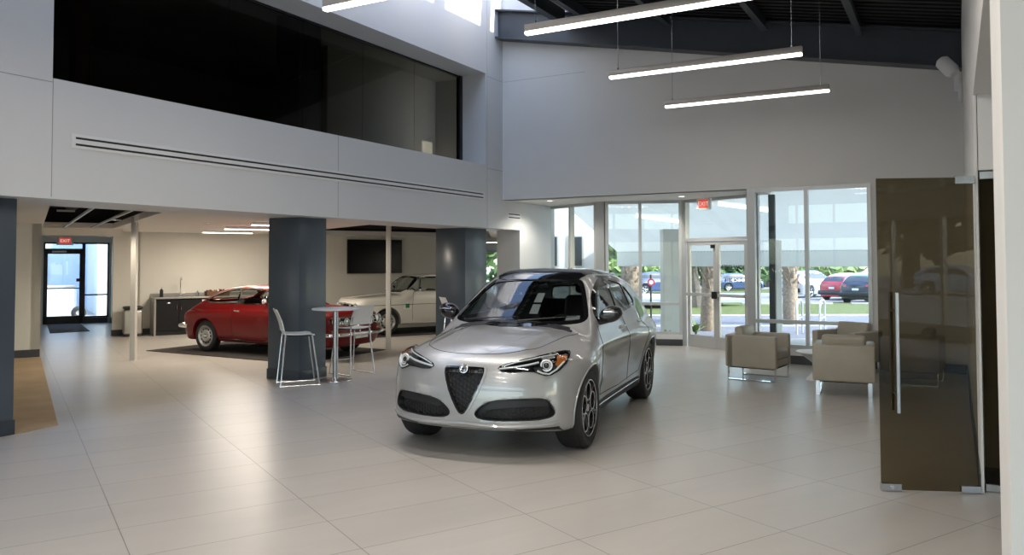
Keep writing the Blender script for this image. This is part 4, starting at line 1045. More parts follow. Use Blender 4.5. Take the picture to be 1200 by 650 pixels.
# windows of the outer walls
for i, (z0, z1) in enumerate(((.25,2.75),(3.25,4.2))):
    window('window_%d' % (8+i), (9.0,5.2), (9.0,-6.8), z0, z1, tuple(k/8 for k in range(1,8)), (), .08, .12)
    window('window_%d' % (10+i), (-7.5,-8.1), (7.6,-8.1), z0, z1, tuple(k/10 for k in range(1,10)), (), .08, .12)
window('window_12', AB2(25.42,1.86), AB2(25.42,2.5), .16, 2.28, (), (.80,), .04, .09, M_blackalu)
window('window_13', AB2(25.42,.88), AB2(25.42,1.86), 2.07, 2.28, (), (), .04, .09, M_blackalu)
def exit_door():
    a = AB(25.42,.88); m = MB(); t = AV*.05; st = .10
    m.obox(a, BV*st, t, (0,0,2.08)); m.obox(a+BV*(.98-st), BV*st, t, (0,0,2.08)); m.obox(a, BV*.98, t, (0,0,.22)); m.obox(a+Vector((0,0,1.96)), BV*.98, t, (0,0,.12))
    o = m.build('door_3', M_blackalu, None, 0); o['kind'] = 'structure'
    MB().obox(a+BV*st+t*.4+Vector((0,0,.22)), BV*(.98-2*st), t*.15, (0,0,1.75)).build('pane', M_storeglass, o, 0)
    MB().obox(a+BV*.03-AV*.06+Vector((0,0,.98)), BV*.92, AV*.03, (0,0,.03)).build('push_bar', M_blackalu, o, 0)
    MB().obox(a+BV*.80-AV*.05+Vector((0,0,1.18)), BV*.09, AV*.05, (0,0,.09)).build('lock_case', M_blackalu, o, 0)
    MB().obox(a+BV*.2-AV*.05+Vector((0,0,2.0)), BV*.35, AV*.05, (0,0,.05)).build('door_closer', M_alu, o, 0)
exit_door()
# ---------------------------------------------------------------- columns, posts, beam, lamps, signs
def column(y0, y1, label, x0=-8.98):
    x1 = -8.35; t = thing('blue_column', label, 'column', ((x0+x1)/2, (y0+y1)/2, 0), 0, 'slate blue columns'); hx = (x1-x0)/2; hy = (y1-y0)/2
    MB().rbox((-hx,-hy,0), (hx,hy,2.39), .006, 2).build('shaft', M_slate, t)
    MB().rbox((-hx-.012,-hy-.012,0), (hx+.012,hy+.012,.15), .006, 2).build('base_board', M_slatebase, t)
M_slatebase = mat('dark_slate_base', (.035,.045,.058), .4, noise=(4,.08))
column(3.92, 4.54, 'slate blue square column at the left edge of the picture, beside the tan floor mat')
column(8.53, 9.09, 'slate blue square column behind the first white bar stool, in the middle of the bulkhead')
column(13.0, 13.80, 'slate blue square column behind the silver SUV, near the entrance windows', -9.05)
def post(x, y, top, label):
    t = thing('support_post', label, 'post', (x, y, 0), rad(28), 'white support posts')
    MB().rbox((-.045,-.045,0), (.045,.045,top), .006, 2).build('shaft', M_postpaint, t); MB().rbox((-.06,-.06,0), (.06,.06,.008), .003, 1).build('foot_plate', M_postpaint, t)
M_postpaint = mat('post_paint', (.62,.60,.55), .5, noise=(3,.02))
post(-12.72, 8.94, 2.54, 'thin white square post standing left of the red coupe')
post(-9.81, 12.46, 2.60, 'thin white square post in front of the white saloon, under the wall television')

def steel_beam():
    # I-beam following the roof slope, against the far wall
    t = thing('steel_beam', 'dark blue steel I-beam sloping along the top of the far wall', 'beam', (-8.0, 13.7, zbeam(-8.0)))
    x0, x1 = -8.10, .14; o = Vector((-8.0,13.7,zbeam(-8.0)))
    def bar(ya, yb, za, zb_, nm):
        m = MB(); v = []
        for x in (x0, x1):
            for (y, z) in ((ya,za),(yb,za),(yb,zb_),(ya,zb_)): v.append(Vector((x, y, zbeam(x)+z))-o)
        m.add(v, [(0,1,2,3)[::-1],(4,5,6,7),(0,1,5,4),(1,2,6,5),(2,3,7,6),(3,0,4,7)]); m.build(nm, M_steel, t, 0, True)
    bar(13.62, 13.92, 0, .028, 'bottom_flange'); bar(13.755, 13.785, .028, .56, 'web'); bar(13.62, 13.92, .56, .59, 'top_flange')
steel_beam()
def joist(x, label, w=.10, h=.20, kind='roof_joist', y1=13.6):
    t = thing(kind, label, 'joist', (x, 2.8, zbeam(x)+.6), 0, 'dark joists under the roof')
    z = zbeam(x)+.6
    MB().box((-w/2,-10.8,-h), (w/2,y1-2.8,-h+.02)).build('flange', M_steel, t, 0); MB().box((-.012,-10.8,-h+.02), (.012,y1-2.8,.03)).build('web', M_steel, t, 0)
joist(-6.47, 'dark steel edge joist bordering the bright roof opening', .14, .28)
joist(-5.95, 'dark steel joist just right of the bright roof opening, above the first pendant lamp end')
joist(-4.4, 'dark steel joist over the middle of the pendant lamps')
joist(-2.73, 'dark steel joist meeting the beam above the end of the second pendant lamp')
joist(-1.26, 'dark steel joist nearest the right wall under the roof')

def pendant(y, label, x0=-4.02, x1=-1.55, z=4.2, group='linear pendant lamps under the roof'):
    t = thing('pendant_lamp', label, 'ceiling lamp', ((x0+x1)/2, y, z), 0, group); hl = (x1-x0)/2
    MB().rbox((-hl,-.035,.022), (hl,.035,.10), .006, 2).build('housing', M_lampbody, t)
    MB().rbox((-hl+.003,-.034,-.012), (hl-.003,.034,.022), .008, 2).build('diffuser', M_lamp, t)
    for s in (-1, 1):
        xx = s*(hl-.12); MB().cyl((xx,0,.10), (xx,0,zbeam((x0+x1)/2+xx)+.6-z), .0035, 6).cyl((xx,0,.10),(xx,0,.125),.012,8).build('cable', M_satin, t)
pendant(7.47, 'long glowing linear pendant lamp, nearest and highest of three over the silver SUV')
pendant(9.86, 'long glowing linear pendant lamp, middle of three over the silver SUV')
pendant(12.2, 'long glowing linear pendant lamp, farthest and lowest of three before the far wall')
pendant(5.77, 'linear pendant lamp whose glowing end just shows at the top edge above the dark window', -5.34, -2.87)
for y in (3.37, .97, -1.43, -3.83): pendant(y, 'added unseen linear pendant lamp above and behind the viewer', -3.2, -.73)  # added out of view as fill, to brighten floor and bulkhead
def strip(a, b, label, l=1.1):
    c = AB(a, b+l/2, 2.446); t = thing('strip_lamp', label, 'ceiling lamp', c, math.atan2(BV.y, BV.x), 'strip lamps in the back room')
    MB().rbox((-l/2,-.03,-.05), (l/2,.03,0), .004, 1).build('housing', M_white, t); MB().rbox((-l/2+.004,-.028,-.062), (l/2-.004,.028,-.049), .004, 1).build('diffuser', M_lampsm, t)
strip(18.7, 3.72, 'glowing ceiling strip lamp farthest from the blue column, over the black cabinets')
strip(16.5, 3.70, 'glowing ceiling strip lamp, middle one left of the blue column')
strip(14.35, 3.68, 'glowing ceiling strip lamp whose end shows at the top of the blue column')
def downlight(p, label, on=True, group='recessed ceiling lamps'):
    t = thing('downlight', label, 'ceiling lamp', p, 0, group)
    MB().lathe([(.055,-.004),(.085,-.008),(.088,0),(.055,0)], 24, cap=False).build('trim_ring', M_white, t); MB().lathe([(.001,-.002),(.056,-.002)], 24, cap=False).build('lens', M_lampsm if on else M_white, t)
downlight((-11.9,9.85,2.45), 'round recessed ceiling lamp above the red coupe roof')
downlight((-12.4,8.35,2.45), 'round recessed ceiling lamp right of the dark ceiling opening')
downlight((-7.3,14.6,2.98), 'round recessed lamp in the entrance ceiling, near the left windows')
downlight((-4.6,14.9,2.98), 'round recessed lamp in the entrance ceiling, before the exit sign')
downlight(tuple(AB(17.6,5.3,2.45)), 'added unseen round ceiling lamp left of the ceiling opening before the television')  # added, hidden by the column; brightens the television wall
downlight(tuple(AB(19,13.2,2.45)), 'added unseen round ceiling lamp over the tail of the white saloon')  # added, hidden from view; brightens the saloon and back wall
downlight((-10.2,17.0,2.45), 'round recessed ceiling lamp in the passage behind the column')

def diffuser(y0, y1, z, label):
    t = thing('slot_diffuser', label, 'air vent', (-8.04, (y0+y1)/2, z), 0); h = (y1-y0)/2
    MB().rbox((-.004,-h-.05,-.075), (.006,h+.05,.075), .002, 1).build('frame', M_slotframe, t)
    for q in (-.034, .034): MB().box((.004,-h,q-.011), (.0075,h,q+.011)).build('slot', M_slot, t, 0)
diffuser(4.95, 13.16, 3.012, 'long double slot air diffuser along the white bulkhead')
diffuser(14.17, 14.65, 2.675, 'short double slot air diffuser by the entrance windows')

def exit_sign(c, ux, label, w=.34, h=.20, hang=.1):
    t = thing('exit_sign', label, 'sign', c, math.atan2(ux.y, ux.x))
    MB().rbox((-w/2,-.03,-h/2), (w/2,.03,h/2), .01, 2).build('housing', M_white, t)
    MB().box((-w/2+.05,-.034,-h/2+.025), (w/2-.05,-.030,h/2-.02)).build('face', M_exitface, t, 0)
    tx = text_mb('EXIT', .115, .001); tx.xf(T(0,-.0345,0) @ Rx(PI/2)).build('lettering', M_exit, t, 0)
    MB().cyl((0,0,h/2), (0,0,h/2+hang), .012, 8).build('stem', M_white, t)
M_exitface = mat('exit_face', (.72,.10,.07), .4, emit=(.9,.12,.08), estr=.45)
exit_sign((-4.26,15.25,2.84), Vector((.87,-.2,0)), 'red EXIT sign hanging above the glass entrance doors', .30, .22, .05)
exit_sign(tuple(AB(24.9,1.36,2.31)), -BV*-1, 'red EXIT sign above the black framed back door', .40, .22, .04)

def wall_fixture():
    t = thing('wall_speaker', 'white rounded fixture on a bracket, high on the right wall below the beam', 'fixture', (.13, 12.9, 4.35))
    MB().rbox((-.05,-.10,-.33), (0,.10,-.10), .015, 2).rbox((-.10,-.035,-.2),(-.03,.035,.08),.012,2).build('bracket', M_white, t)
    m = MB().lathe([(.001,-.17),(.07,-.165),(.10,-.13),(.105,.08),(.07,.15),(.001,.16)], 24, (-.17,0,.16), (.55,-.35,-.75), False); m.build('head', M_white, t)
wall_fixture()

# ---------------------------------------------------------------- glass door at the right and its fixed panel
def glass_door():
    h = Vector((.135,6.90,0)); d = Vector((-.655,-.275,0)); L = d.length; d = d/L; n = Vector((-d.y, d.x, 0))
    t = thing('glass_door', 'tall bronze tinted glass door standing open at the right wall', 'door', h, math.atan2(d.y, d.x))
    MB().rbox((.012,-.006,.012), (L,.006,2.37), .002, 1).build('pane', M_bronze, t)
    for nm, x0, x1, z0, z1 in (('bottom_corner_fitting', L-.145, L+.002, .006, .062), ('hinge_fitting', .0, .14, .006, .06), ('top_hinge_fitting', .0, .14, 2.32, 2.38)):
        MB().rbox((x0,-.018,z0), (x1,.018,z1), .003, 1).build(nm, M_satin, t)
    MB().cyl((L-.075,-.026,.035), (L-.075,.026,.035), .014, 12).build('lock_button', M_chrome, t)
    hx = L-.115
    for s in (1, -1):
        m = MB().cyl((hx,s*.065,.60), (hx,s*.065,1.50), .016, 14)
        for zz in (.74, 1.36): m.cyl((hx,s*.006,zz), (hx,s*.065,zz), .010, 10)
        m.build('pull_handle', M_satin, t)
    p = thing('glass_panel', 'fixed bronze glass panel right of the hinges of the open glass door', 'glass panel', (.17,7.0,0))
    MB().rbox((0,-.006,.01), (1.38,.006,2.37), .002, 1).build('pane', M_bronze, p)
    MB().rbox((0,-.02,.004), (1.38,.02,.06), .004, 1).build('floor_channel', M_satin, p); MB().rbox((0,-.02,2.36), (1.38,.02,2.42), .004, 1).build('top_channel', M_satin, p)
    MB().box((0,.03,.0), (1.38,.05,.17)).build('base_board', M_mblack, p, 0)
glass_door()
def light_switch():
    t = thing('light_switch', 'small light switch on the right wall, seen through the glass door', 'switch', (.14,7.9,1.2)); MB().rbox((-.012,-.04,-.06), (0,.04,.06), .004, 1).build('plate', M_white, t); MB().rbox((-.018,-.012,-.022), (-.010,.012,.022), .003, 1).build('rocker', M_white, t)
light_switch()

# ---------------------------------------------------------------- mats
def flat_mat(name, label, poly, m, th=.012, cat='mat'):
    cx = sum(p[0] for p in poly)/len(poly); cy = sum(p[1] for p in poly)/len(poly)
    o = MB().prism([(x-cx, y-cy) for x, y in poly], 0, th).build(name, m, None, 0); o.location = (cx, cy, 0); return tag(o, label, cat)
M_carpet = mat('dark_mat', (.035,.030,.027), .9, noise=(25,.35), bump=(120,.4))
M_tanmat = mat('tan_floor_covering', (.40,.29,.17), .7, noise=(2.2,.10))
flat_mat('car_mat', 'dark brown mat under the red coupe', [(-13.8,9.98),(-9.75,9.98),(-9.78,12.33),(-13.8,12.6)], M_carpet)
cw = Vector((-11.67,16.16,0)); q = [cw-BV*a-AV*b for a, b in ((2.3,1.1),(2.3,-.95),(-1.75,-.95),(-1.75,1.1))]
flat_mat('car_mat', 'dark brown mat under the white saloon', [(v.x, v.y) for v in q], M_carpet)
flat_mat('door_mat', 'dark door mat on the floor before the black back door', [AB2(22.3,.93),AB2(22.4,1.80),AB2(25.25,1.78),AB2(25.1,.98)], M_carpet)
flat_mat('floor_covering', 'tan floor covering beside the left blue column', [(-8.40,5.03),(-8.33,4.58),(-9.0,4.2),AB2(16.8,-.3),AB2(16.8,.56)], M_tanmat, .008, 'floor mat')

# ---------------------------------------------------------------- bar table, stools, lounge chairs
M_stoolwhite = mat('stool_white_shell', (.70,.70,.69), .4, noise=(8,.01))
def bar_table():
    t = thing('bar_table', 'tall round white bar table on a steel post between the white stools', 'table', (-7.95,8.86,0))
    MB().lathe([(.001,1.030),(.33,1.030),(.345,1.036),(.348,1.046),(.343,1.056),(.001,1.058)], 48, cap=False).build('table_top', M_stoolwhite, t)
    MB().cyl((0,0,.02), (0,0,1.03), .038, 20).build('post', M_satin, t)
    MB().lathe([(.001,.034),(.04,.032),(.10,.022),(.235,.014),(.24,.004),(.001,0)], 40, cap=False).build('base', M_satin, t)
    MB().lathe([(.10,1.012),(.10,1.030),(.001,1.030)], 24, cap=False).build('top_plate', M_mblack, t)
bar_table()
def make_stool(loc, ang, label):
    t = thing('bar_stool', label, 'stool', loc, ang, 'white bar stools')
    hw = .21; sz = .72                                   # forward = +x
    def seat(u, v): x = -.20+.40*u; y = -hw+2*hw*v; return (x, y*(1-.08*u), sz+.018*(2*v-1)**2-.012*math.sin(PI*u)-.02*max(0, u-.85)/.15)
    m = MB().grid(seat, 12, 12); k = len(m.v); m.add([(x, y, z-.014) for x, y, z in m.v], [f[::-1] for f in m.f]); _rim(m, k, 12, 12); m.build('seat', M_stoolwhite, t, 50, True)
    def back(u, v): z = .775+.30*u; y = -hw*.98+2*hw*.98*v; return (-.215-.10*u**1.5-.025*(1-(2*v-1)**2), y*(1-.10*u), z)
    m = MB().grid(back, 10, 12); k = len(m.v); m.add([(x-.010, y, z) for x, y, z in m.v], [f[::-1] for f in m.f]); _rim(m, k, 10, 12); m.build('backrest', M_stoolwhite, t, 50, True)
    for s in (-1, 1):
        y0 = s*(hw-.03); y1 = s*(hw+.015)
        MB().tube([(-.275,y1,.012),(-.262,y1,.03),(-.20,y0,.70),(-.19,y0,.705)], .010, 8).build('leg', M_chromewhite, t)
        MB().tube([(.275,y1,.012),(.262,y1,.03),(.17,y0,.69),(.16,y0,.70)], .010, 8).build('leg', M_chromewhite, t)
        MB().tube([(-.275,y1,.012),(.275,y1,.012)], .010, 8).build('runner', M_chromewhite, t)
        MB().tube([(-.19,y0,.70),(-.205,y0,.74),(-.225,y0,.80),(-.25,y0,.90)], .010, 8).build('back_support', M_chromewhite, t)
    MB().tube([(.245,-.22,.20),(.245,.22,.20)], .008, 8).build('foot_rest', M_chromewhite, t); MB().box((-.17,-.17,.69), (.15,.17,.703)).build('seat_pan', M_mblack, t, 0)
    return t
def _rim(m, k, nu, nv):
    st = nv+1
    idx = [j for j in range(nv)]+[i*st+nv for i in range(nu)]+[nu*st+j for j in range(nv,0,-1)]+[i*st for i in range(nu,0,-1)]
    for i in range(len(idx)): a, b = idx[i], idx[(i+1) % len(idx)]; m.f.append((a, b, b+k, a+k))
M_chromewhite = mat('satin_white_tube', (.72,.73,.74), .25, .7)
make_stool((-8.17,8.33,0), math.atan2(.79,.61), 'white bar stool seen from the side, against the blue column')
make_stool((-8.19,9.50,0), math.atan2(.2,-.98), 'white bar stool seen from behind, before the front of the red coupe')
make_stool((-8.08,12.35,0), math.atan2(.79,.61), 'white bar stool whose backrest shows beside the left mirror of the silver SUV')

M_beige = mat('beige_leather', (.36,.32,.25), .45, noise=(5,.04), bump=(90,.08))
def make_armchair(loc, ang, label):
    t = thing('armchair', label, 'armchair', loc, ang, 'beige lounge chairs'); w = .37; d = .37
    MB().rbox((-d,-w,.19), (-d+.13,w,.66), .025, 3).build('back_panel', M_beige, t)
    for s in (-1, 1):
        MB().rbox((-d+.01,s*w,.19), (d,s*(w-.105),.655), .025, 3).build('arm', M_beige, t)
    MB().rbox((-d+.10,-w+.10,.21), (d-.01,w-.10,.31), .02, 2).build('seat_base', M_beige, t)
    MB().rbox((-d+.12,-w+.108,.31), (d,w-.108,.455), .04, 3).build('seat_cushion', M_beige, t)
    MB().rbox((-.075,-w+.108,-.02), (.065,w-.108,.325), .045, 3, T(-d+.22,0,.455) @ Ry(-.18)).build('back_cushion', M_beige, t)
    for s in (-1, 1):
        y0 = s*(w-.06); m = MB(); hw = .025
        for x in (-d+.03, d-.03): m.rbox((x-.006,y0-hw,.006), (x+.006,y0+hw,.20), .002, 1)
        m.rbox((-d+.024,y0-hw,0), (d-.024,y0+hw,.012), .003, 1); m.build('sled_leg', M_chrome, t)
    MB().rbox((-d+.05,-w+.05,.175), (d-.05,w-.05,.192), .004, 1).build('under_frame', M_mblack, t)
    return t
make_armchair((-2.57,12.02,0), rad(-6), 'beige lounge chair seen from the side, leftmost of the seating group')
make_armchair((-1.30,11.24,0), rad(95), 'beige lounge chair with its back to the viewer, nearest of the seating group')
make_armchair((-1.48,13.22,0), rad(-116), 'beige lounge chair facing the viewer, closest to the big window')
make_armchair((-.545,12.66,0), rad(175), 'beige lounge chair seen through the bronze glass door')
def side_table():
    t = thing('side_table', 'small round white table among the beige lounge chairs', 'table', (-1.78,12.25,0))
    MB().lathe([(.001,.395),(.29,.395),(.30,.40),(.30,.41),(.295,.415),(.001,.415)], 40, cap=False).build('table_top', M_stoolwhite, t)
    MB().lathe([(.16,0),(.15,.02),(.06,.12),(.07,.25),(.26,.395)], 32, cap=False).build('pedestal', M_stoolwhite, t)
side_table()

# ---------------------------------------------------------------- back room: television, cabinets and what stands on them
M_screen = mat('screen_black', (.005,.006,.009), .12, spec=.22)
def television():
    c = AB(20.60,8.68,1.868); t = thing('television', 'large black flat television on the cream back wall', 'television', c, math.atan2(BV.y, BV.x))
    w, h = .815, .47
    MB().rbox((-w,-.0,-h), (w,.05,h), .008, 2).build('casing', M_mblack, t); MB().rbox((-w+.012,-.004,-h+.018), (w-.012,.004,h-.012), .002, 1).build('screen', M_screen, t)
    MB().rbox((-.3,.05,-.2), (.3,.10,.2), .01, 1).build('wall_mount', M_mblack, t)
television()
M_blackcab = mat('black_cabinet', (.007,.007,.008), .55, spec=.25, noise=(3,.05))
M_counter = mat('grey_counter', (.32,.31,.29), .3, noise=(30,.12))
M_steelcan = mat('brushed_steel', (.50,.48,.44), .35, .8, noise=(4,.03))
def cab_frame(b): return AB(20.68, b), math.atan2(BV.y, BV.x)
def cabinets():
    rz = math.atan2(BV.y, BV.x)                          # local x along the wall, local -y towards the room
    labs = ['black base cabinet with two doors, left end of the counter', 'black base cabinet with two doors behind the tail of the red coupe', None, 'black base cabinet behind the red coupe, right end of the counter']
    b = 2.98
    for i, w in enumerate((1.0, .0, .62, 1.1)):
        if i == 1: continue
        if i == 2:
            t = thing('small_fridge', 'small fridge with a light door and dark stickers beside the black cabinet', 'fridge', AB(20.68,b+w/2), rz)
            MB().rbox((-w/2+.01,-.55,.02), (w/2-.01,0,.84), .01, 2).build('body', M_blackcab, t)
            dr = MB().rbox((-w/2+.012,-.60,.05), (w/2-.012,-.552,.835), .01, 2).build('door', M_blackcab, t)
            MB().box((-w/2+.02,-.604,.50), (w/2-.02,-.600,.825)).build('door_panel', M_slotframe, dr, 0)
            k = MB()
            for (x, z, s, h) in ((-.18,.70,.10,.075),(-.05,.69,.06,.09),(.10,.70,.12,.06),(-.10,.60,.16,.03),(.12,.60,.08,.04)): k.box((x-s/2,-.607,z-h/2), (x+s/2,-.604,z+h/2))
            k.build('sticker', M_mblack, dr, 0)
        else:
            t = thing('base_cabinet', labs[i], 'cabinet', AB(20.68,b+w/2), rz, 'black base cabinets')
            MB().rbox((-w/2,-.56,.10), (w/2,0,.85), .004, 1).build('body', M_blackcab, t); MB().box((-w/2,-.50,0), (w/2,0,.10)).build('plinth', M_mblack, t, 0)
            for s in (-1, 1):
                dr = MB().rbox((min(0,s*w/2)+.004,-.582,.11), (max(0,s*w/2)-.004,-.56,.84), .004, 1).build('door', M_blackcab, t)
                MB().tube([(s*.045,-.582,.60),(s*.045,-.61,.60),(s*.045,-.61,.72),(s*.045,-.582,.72)], .006, 6).build('handle', M_chrome, dr)
            if i == 0:                                   # small silver emblem on the door
                MB().sphere((-.22,-.584,.76), .022, 12, 6, (2.2,.15,.8)).build('emblem', M_chrome, t)
        b += w
    t = thing('end_panel', 'grey end panel closing the left side of the black cabinets', 'panel', AB(20.68,2.955), rz); MB().rbox((-.022,-.60,0), (.022,0,.86), .003, 1).build('board', M_counter, t)
    t = thing('counter_top', 'grey counter top running over the black cabinets', 'counter', AB(20.68,2.93+1.38), rz)
    MB().rbox((-1.38,-.62,.86), (1.38,0,.895), .006, 2).build('slab', M_counter, t)
    t = thing('splash_back', 'narrow grey upstand along the wall above the counter top', 'panel', AB(20.68,2.93+1.38,.896), rz); MB().rbox((-1.38,-.018,0), (1.38,0,.075), .003, 1).build('board', M_counter, t)
cabinets()
def counter_things():
    rz = math.atan2(BV.y, BV.x)
    t = thing('faucet', 'tall chrome faucet on the grey counter', 'faucet', AB(20.45,3.57,.897), rz)
    MB().cyl((0,0,0), (0,0,.03), .032, 16).tube([(0,0,0),(0,0,.40),(0,-.02,.45),(0,-.07,.475),(0,-.12,.455),(0,-.135,.40)], .014, 10).build('spout', M_chrome, t)
    MB().cyl((.0,0,.06), (.07,0,.075), .014, 10).cyl((.07,0,.075),(.12,0,.085),.008,8).build('lever', M_chrome, t)
    for b, label, col, hgt in ((3.14, 'dark soap bottle left of the chrome faucet on the counter', M_mblack, .24), (3.95, 'small chrome soap pump right of the chrome faucet', M_satin, .14)):
        t = thing('soap_bottle', label, 'bottle', AB(20.40,b,.897), rz)
        MB().lathe([(.001,0),(.038,0),(.04,.01),(.04,hgt*.62),(.03,hgt*.72),(.014,hgt*.78),(.014,hgt*.84),(.001,hgt*.84)], 20, cap=False).build('body', col, t)
        MB().cyl((0,0,hgt*.84), (0,0,hgt), .006, 8).tube([(0,0,hgt),(0,-.02,hgt+.005),(0,-.055,hgt-.008)], .007, 8).build('pump', M_chrome, t)
    t = thing('basket', 'brown wicker basket of packets on the counter above the red coupe', 'basket', AB(20.35,4.40,.897), rz)
    m = MB().rbox((-.26,-.15,0), (.26,.15,.012), .004, 1)
    for k in range(5):
        z = .012+.022*k; m.tube([(-.26,-.15,z),(.26,-.15,z),(.26,.15,z),(-.26,.15,z)], .011, 6, True)
    m.build('weave', M_wicker, t)
    rnd = random.Random(3)
    for k in range(14):
        x = -.22+.44*(k % 7)/6; y = -.07+.14*(k//7)
        p = MB().rbox((-.022,-.026,0), (.022,.026,.12+.03*rnd.random()), .01, 1, T(0,0,0) @ Ry(rnd.uniform(-.08,.08))).build('packet', [M_wicker, M_amberp, M_paper, M_red][k % 4])
        v = AB(20.35,4.40,.914)+BV*x+AV*(-y); p.location = v; p.rotation_euler = (0,0,rz+rnd.uniform(-.1,.1)); tag(p, 'small snack packet standing in the wicker basket on the counter', 'packet', 'packets in the wicker basket')
M_wicker = mat('brown_wicker', (.12,.06,.03), .7, noise=(30,.3)); M_amberp = mat('orange_packet', (.35,.16,.06), .5)
counter_things()
def trash_can():
    t = thing('trash_can', 'steel step bin with black lid left of the black cabinets', 'trash can', AB(20.42,2.52), math.atan2(BV.y, BV.x))
    MB().rbox((-.20,-.15,.04), (.20,.15,.62), .05, 4).build('body', M_steelcan, t); MB().rbox((-.205,-.155,.625), (.205,.155,.70), .045, 4).build('lid', M_mblack, t); MB().rbox((-.20,-.15,0), (.20,.15,.045), .03, 3).build('base', M_mblack, t)
    MB().rbox((-.06,-.19,.015), (.06,-.14,.03), .005, 1).build('pedal', M_mblack, t)
trash_can()
def passage_lamp():
    t = thing('pendant_lamp', 'thin linear pendant lamp in the passage behind the last column', 'ceiling lamp', (-10.35,18.0,2.24), rad(30))
    MB().rbox((-.55,-.03,-.02), (.55,.03,.03), .004, 1).build('housing', M_lampbody, t); MB().box((-.54,-.026,-.028), (-.1,.026,-.02)).build('diffuser', M_lampsm, t, 0)
    for s in (-1, 1): MB().cyl((s*.45,0,.03), (s*.45,0,.22), .004, 6).build('cable', M_satin, t)
passage_lamp()

# ---------------------------------------------------------------- the cars indoors
build_suv((-4.125,8.10,0), math.atan2(-.989,.147))
build_classic('coupe', 'red classic coupe with chrome bumpers, behind the middle blue column', P_COUPE, 'coupe', M_red, (-11.46,11.15,.016), 0)
build_classic('saloon', 'off-white classic saloon with green leaf badge, below the wall television', P_SALOON, 'saloon', M_cream, (-11.67,16.16,.016), math.atan2(-BV.y, -BV.x))
# ---------------------------------------------------------------- outside: forecourt, awning, palms, lot
FW = Vector((-.4895,.8720,0)); RT = Vector((.8720,.4895,0))             # outward and rightward along the street front
def og(d): return -.10-.015*(d-14)
def OUT(d, s, dz=0): v = FW*d+RT*s; return Vector((v.x, v.y, og(d)+dz))
M_asph = mat('asphalt', (.13,.135,.165), .9, noise=(4,.12), bump=(150,.3))
M_lot = mat('lot_asphalt', (.20,.20,.21), .9, noise=(2,.08))
M_conc = mat('concrete', (.36,.345,.32), .9, noise=(3,.06))
M_grass = mat('grass_ground', (.075,.095,.006), .9, noise=(3,.35,8))
M_extwhite = mat('outside_white_paint', (.60,.615,.615), .6, noise=(1,.015))
M_awning = mat('awning_fabric', (.66,.69,.68), .7, noise=(2,.015))
def _translucent(m, k):
    nt = m.node_tree; b = nt.nodes['Principled BSDF']; o = nt.nodes['Material Output']; t = nt.nodes.new('ShaderNodeBsdfTranslucent'); t.inputs['Color'].default_value = (.74,.765,.755,1)
    mx = nt.nodes.new('ShaderNodeMixShader'); mx.inputs[0].default_value = k
    nt.links.new(b.outputs[0], mx.inputs[1]); nt.links.new(t.outputs[0], mx.inputs[2]); nt.links.new(mx.outputs[0], o.inputs[0])
_translucent(M_awning, .45)
M_bark = mat('palm_bark', (.27,.21,.15), .9, noise=(14,.35), bump=(30,.6))
M_bark2 = mat('tree_bark', (.10,.085,.07), .9, noise=(12,.3), bump=(25,.6))
M_leaf = mat('tree_leaf', (.05,.10,.025), .7, noise=(6,.4)); M_leaf2 = mat('light_leaf', (.13,.20,.05), .6, noise=(6,.3)); M_frond = mat('palm_frond', (.13,.18,.05), .6, noise=(8,.3))
def ground():
    def band(nm, d0, d1, s0, s1, m, dz=0, kind='structure'):
        v = [OUT(d0,s0,dz), OUT(d0,s1,dz), OUT(d1,s1,dz), OUT(d1,s0,dz)]
        mb = MB().add(v+[p-Vector((0,0,.05+dz)) for p in v], [(0,1,2,3),(7,6,5,4),(0,4,5,1),(1,5,6,2),(2,6,7,3),(3,7,4,0)]); o = mb.build(nm, m, None, 0, True); o['kind'] = kind; return o
    band('floor_ground', 13.2, 140, -70, 90, M_lot)
    band('floor_walk', 13.2, 19.2, -3, 40, M_conc, .02)
    band('floor_drive', 19.2, 28.6, -40, 60, M_asph, .012)
    band('floor_kerb', 28.6, 29.3, -40, 60, M_conc, .06); band('floor_gutter', 23.4, 23.9, -40, 60, M_conc, .03)
    band('floor_lawn', 29.3, 41.5, -60, 80, M_grass, .03)
    band('floor_lawn_far', 62, 72, -60, 80, M_grass, .03)
    # beyond the other outer walls
    mb = MB().add([(9.1,-60,-.1),(70,-60,-.1),(70,9,-.1),(9.1,9,-.1)], [(0,1,2,3)]); struct('floor_side_lot', mb, M_lot)
    mb = MB().add([(-60,-60,-.1),(9.1,-60,-.1),(9.1,-8.2,-.1),(-60,-8.2,-.1)], [(0,1,2,3)]); struct('floor_rear_lot', mb, M_lot)
    v = [AB(25.6,-14,-.1), AB(25.6,30,-.1), AB(60,30,-.1), AB(60,-14,-.1)]; struct('floor_yard', MB().add(v, [(0,1,2,3)]), M_conc)
ground()
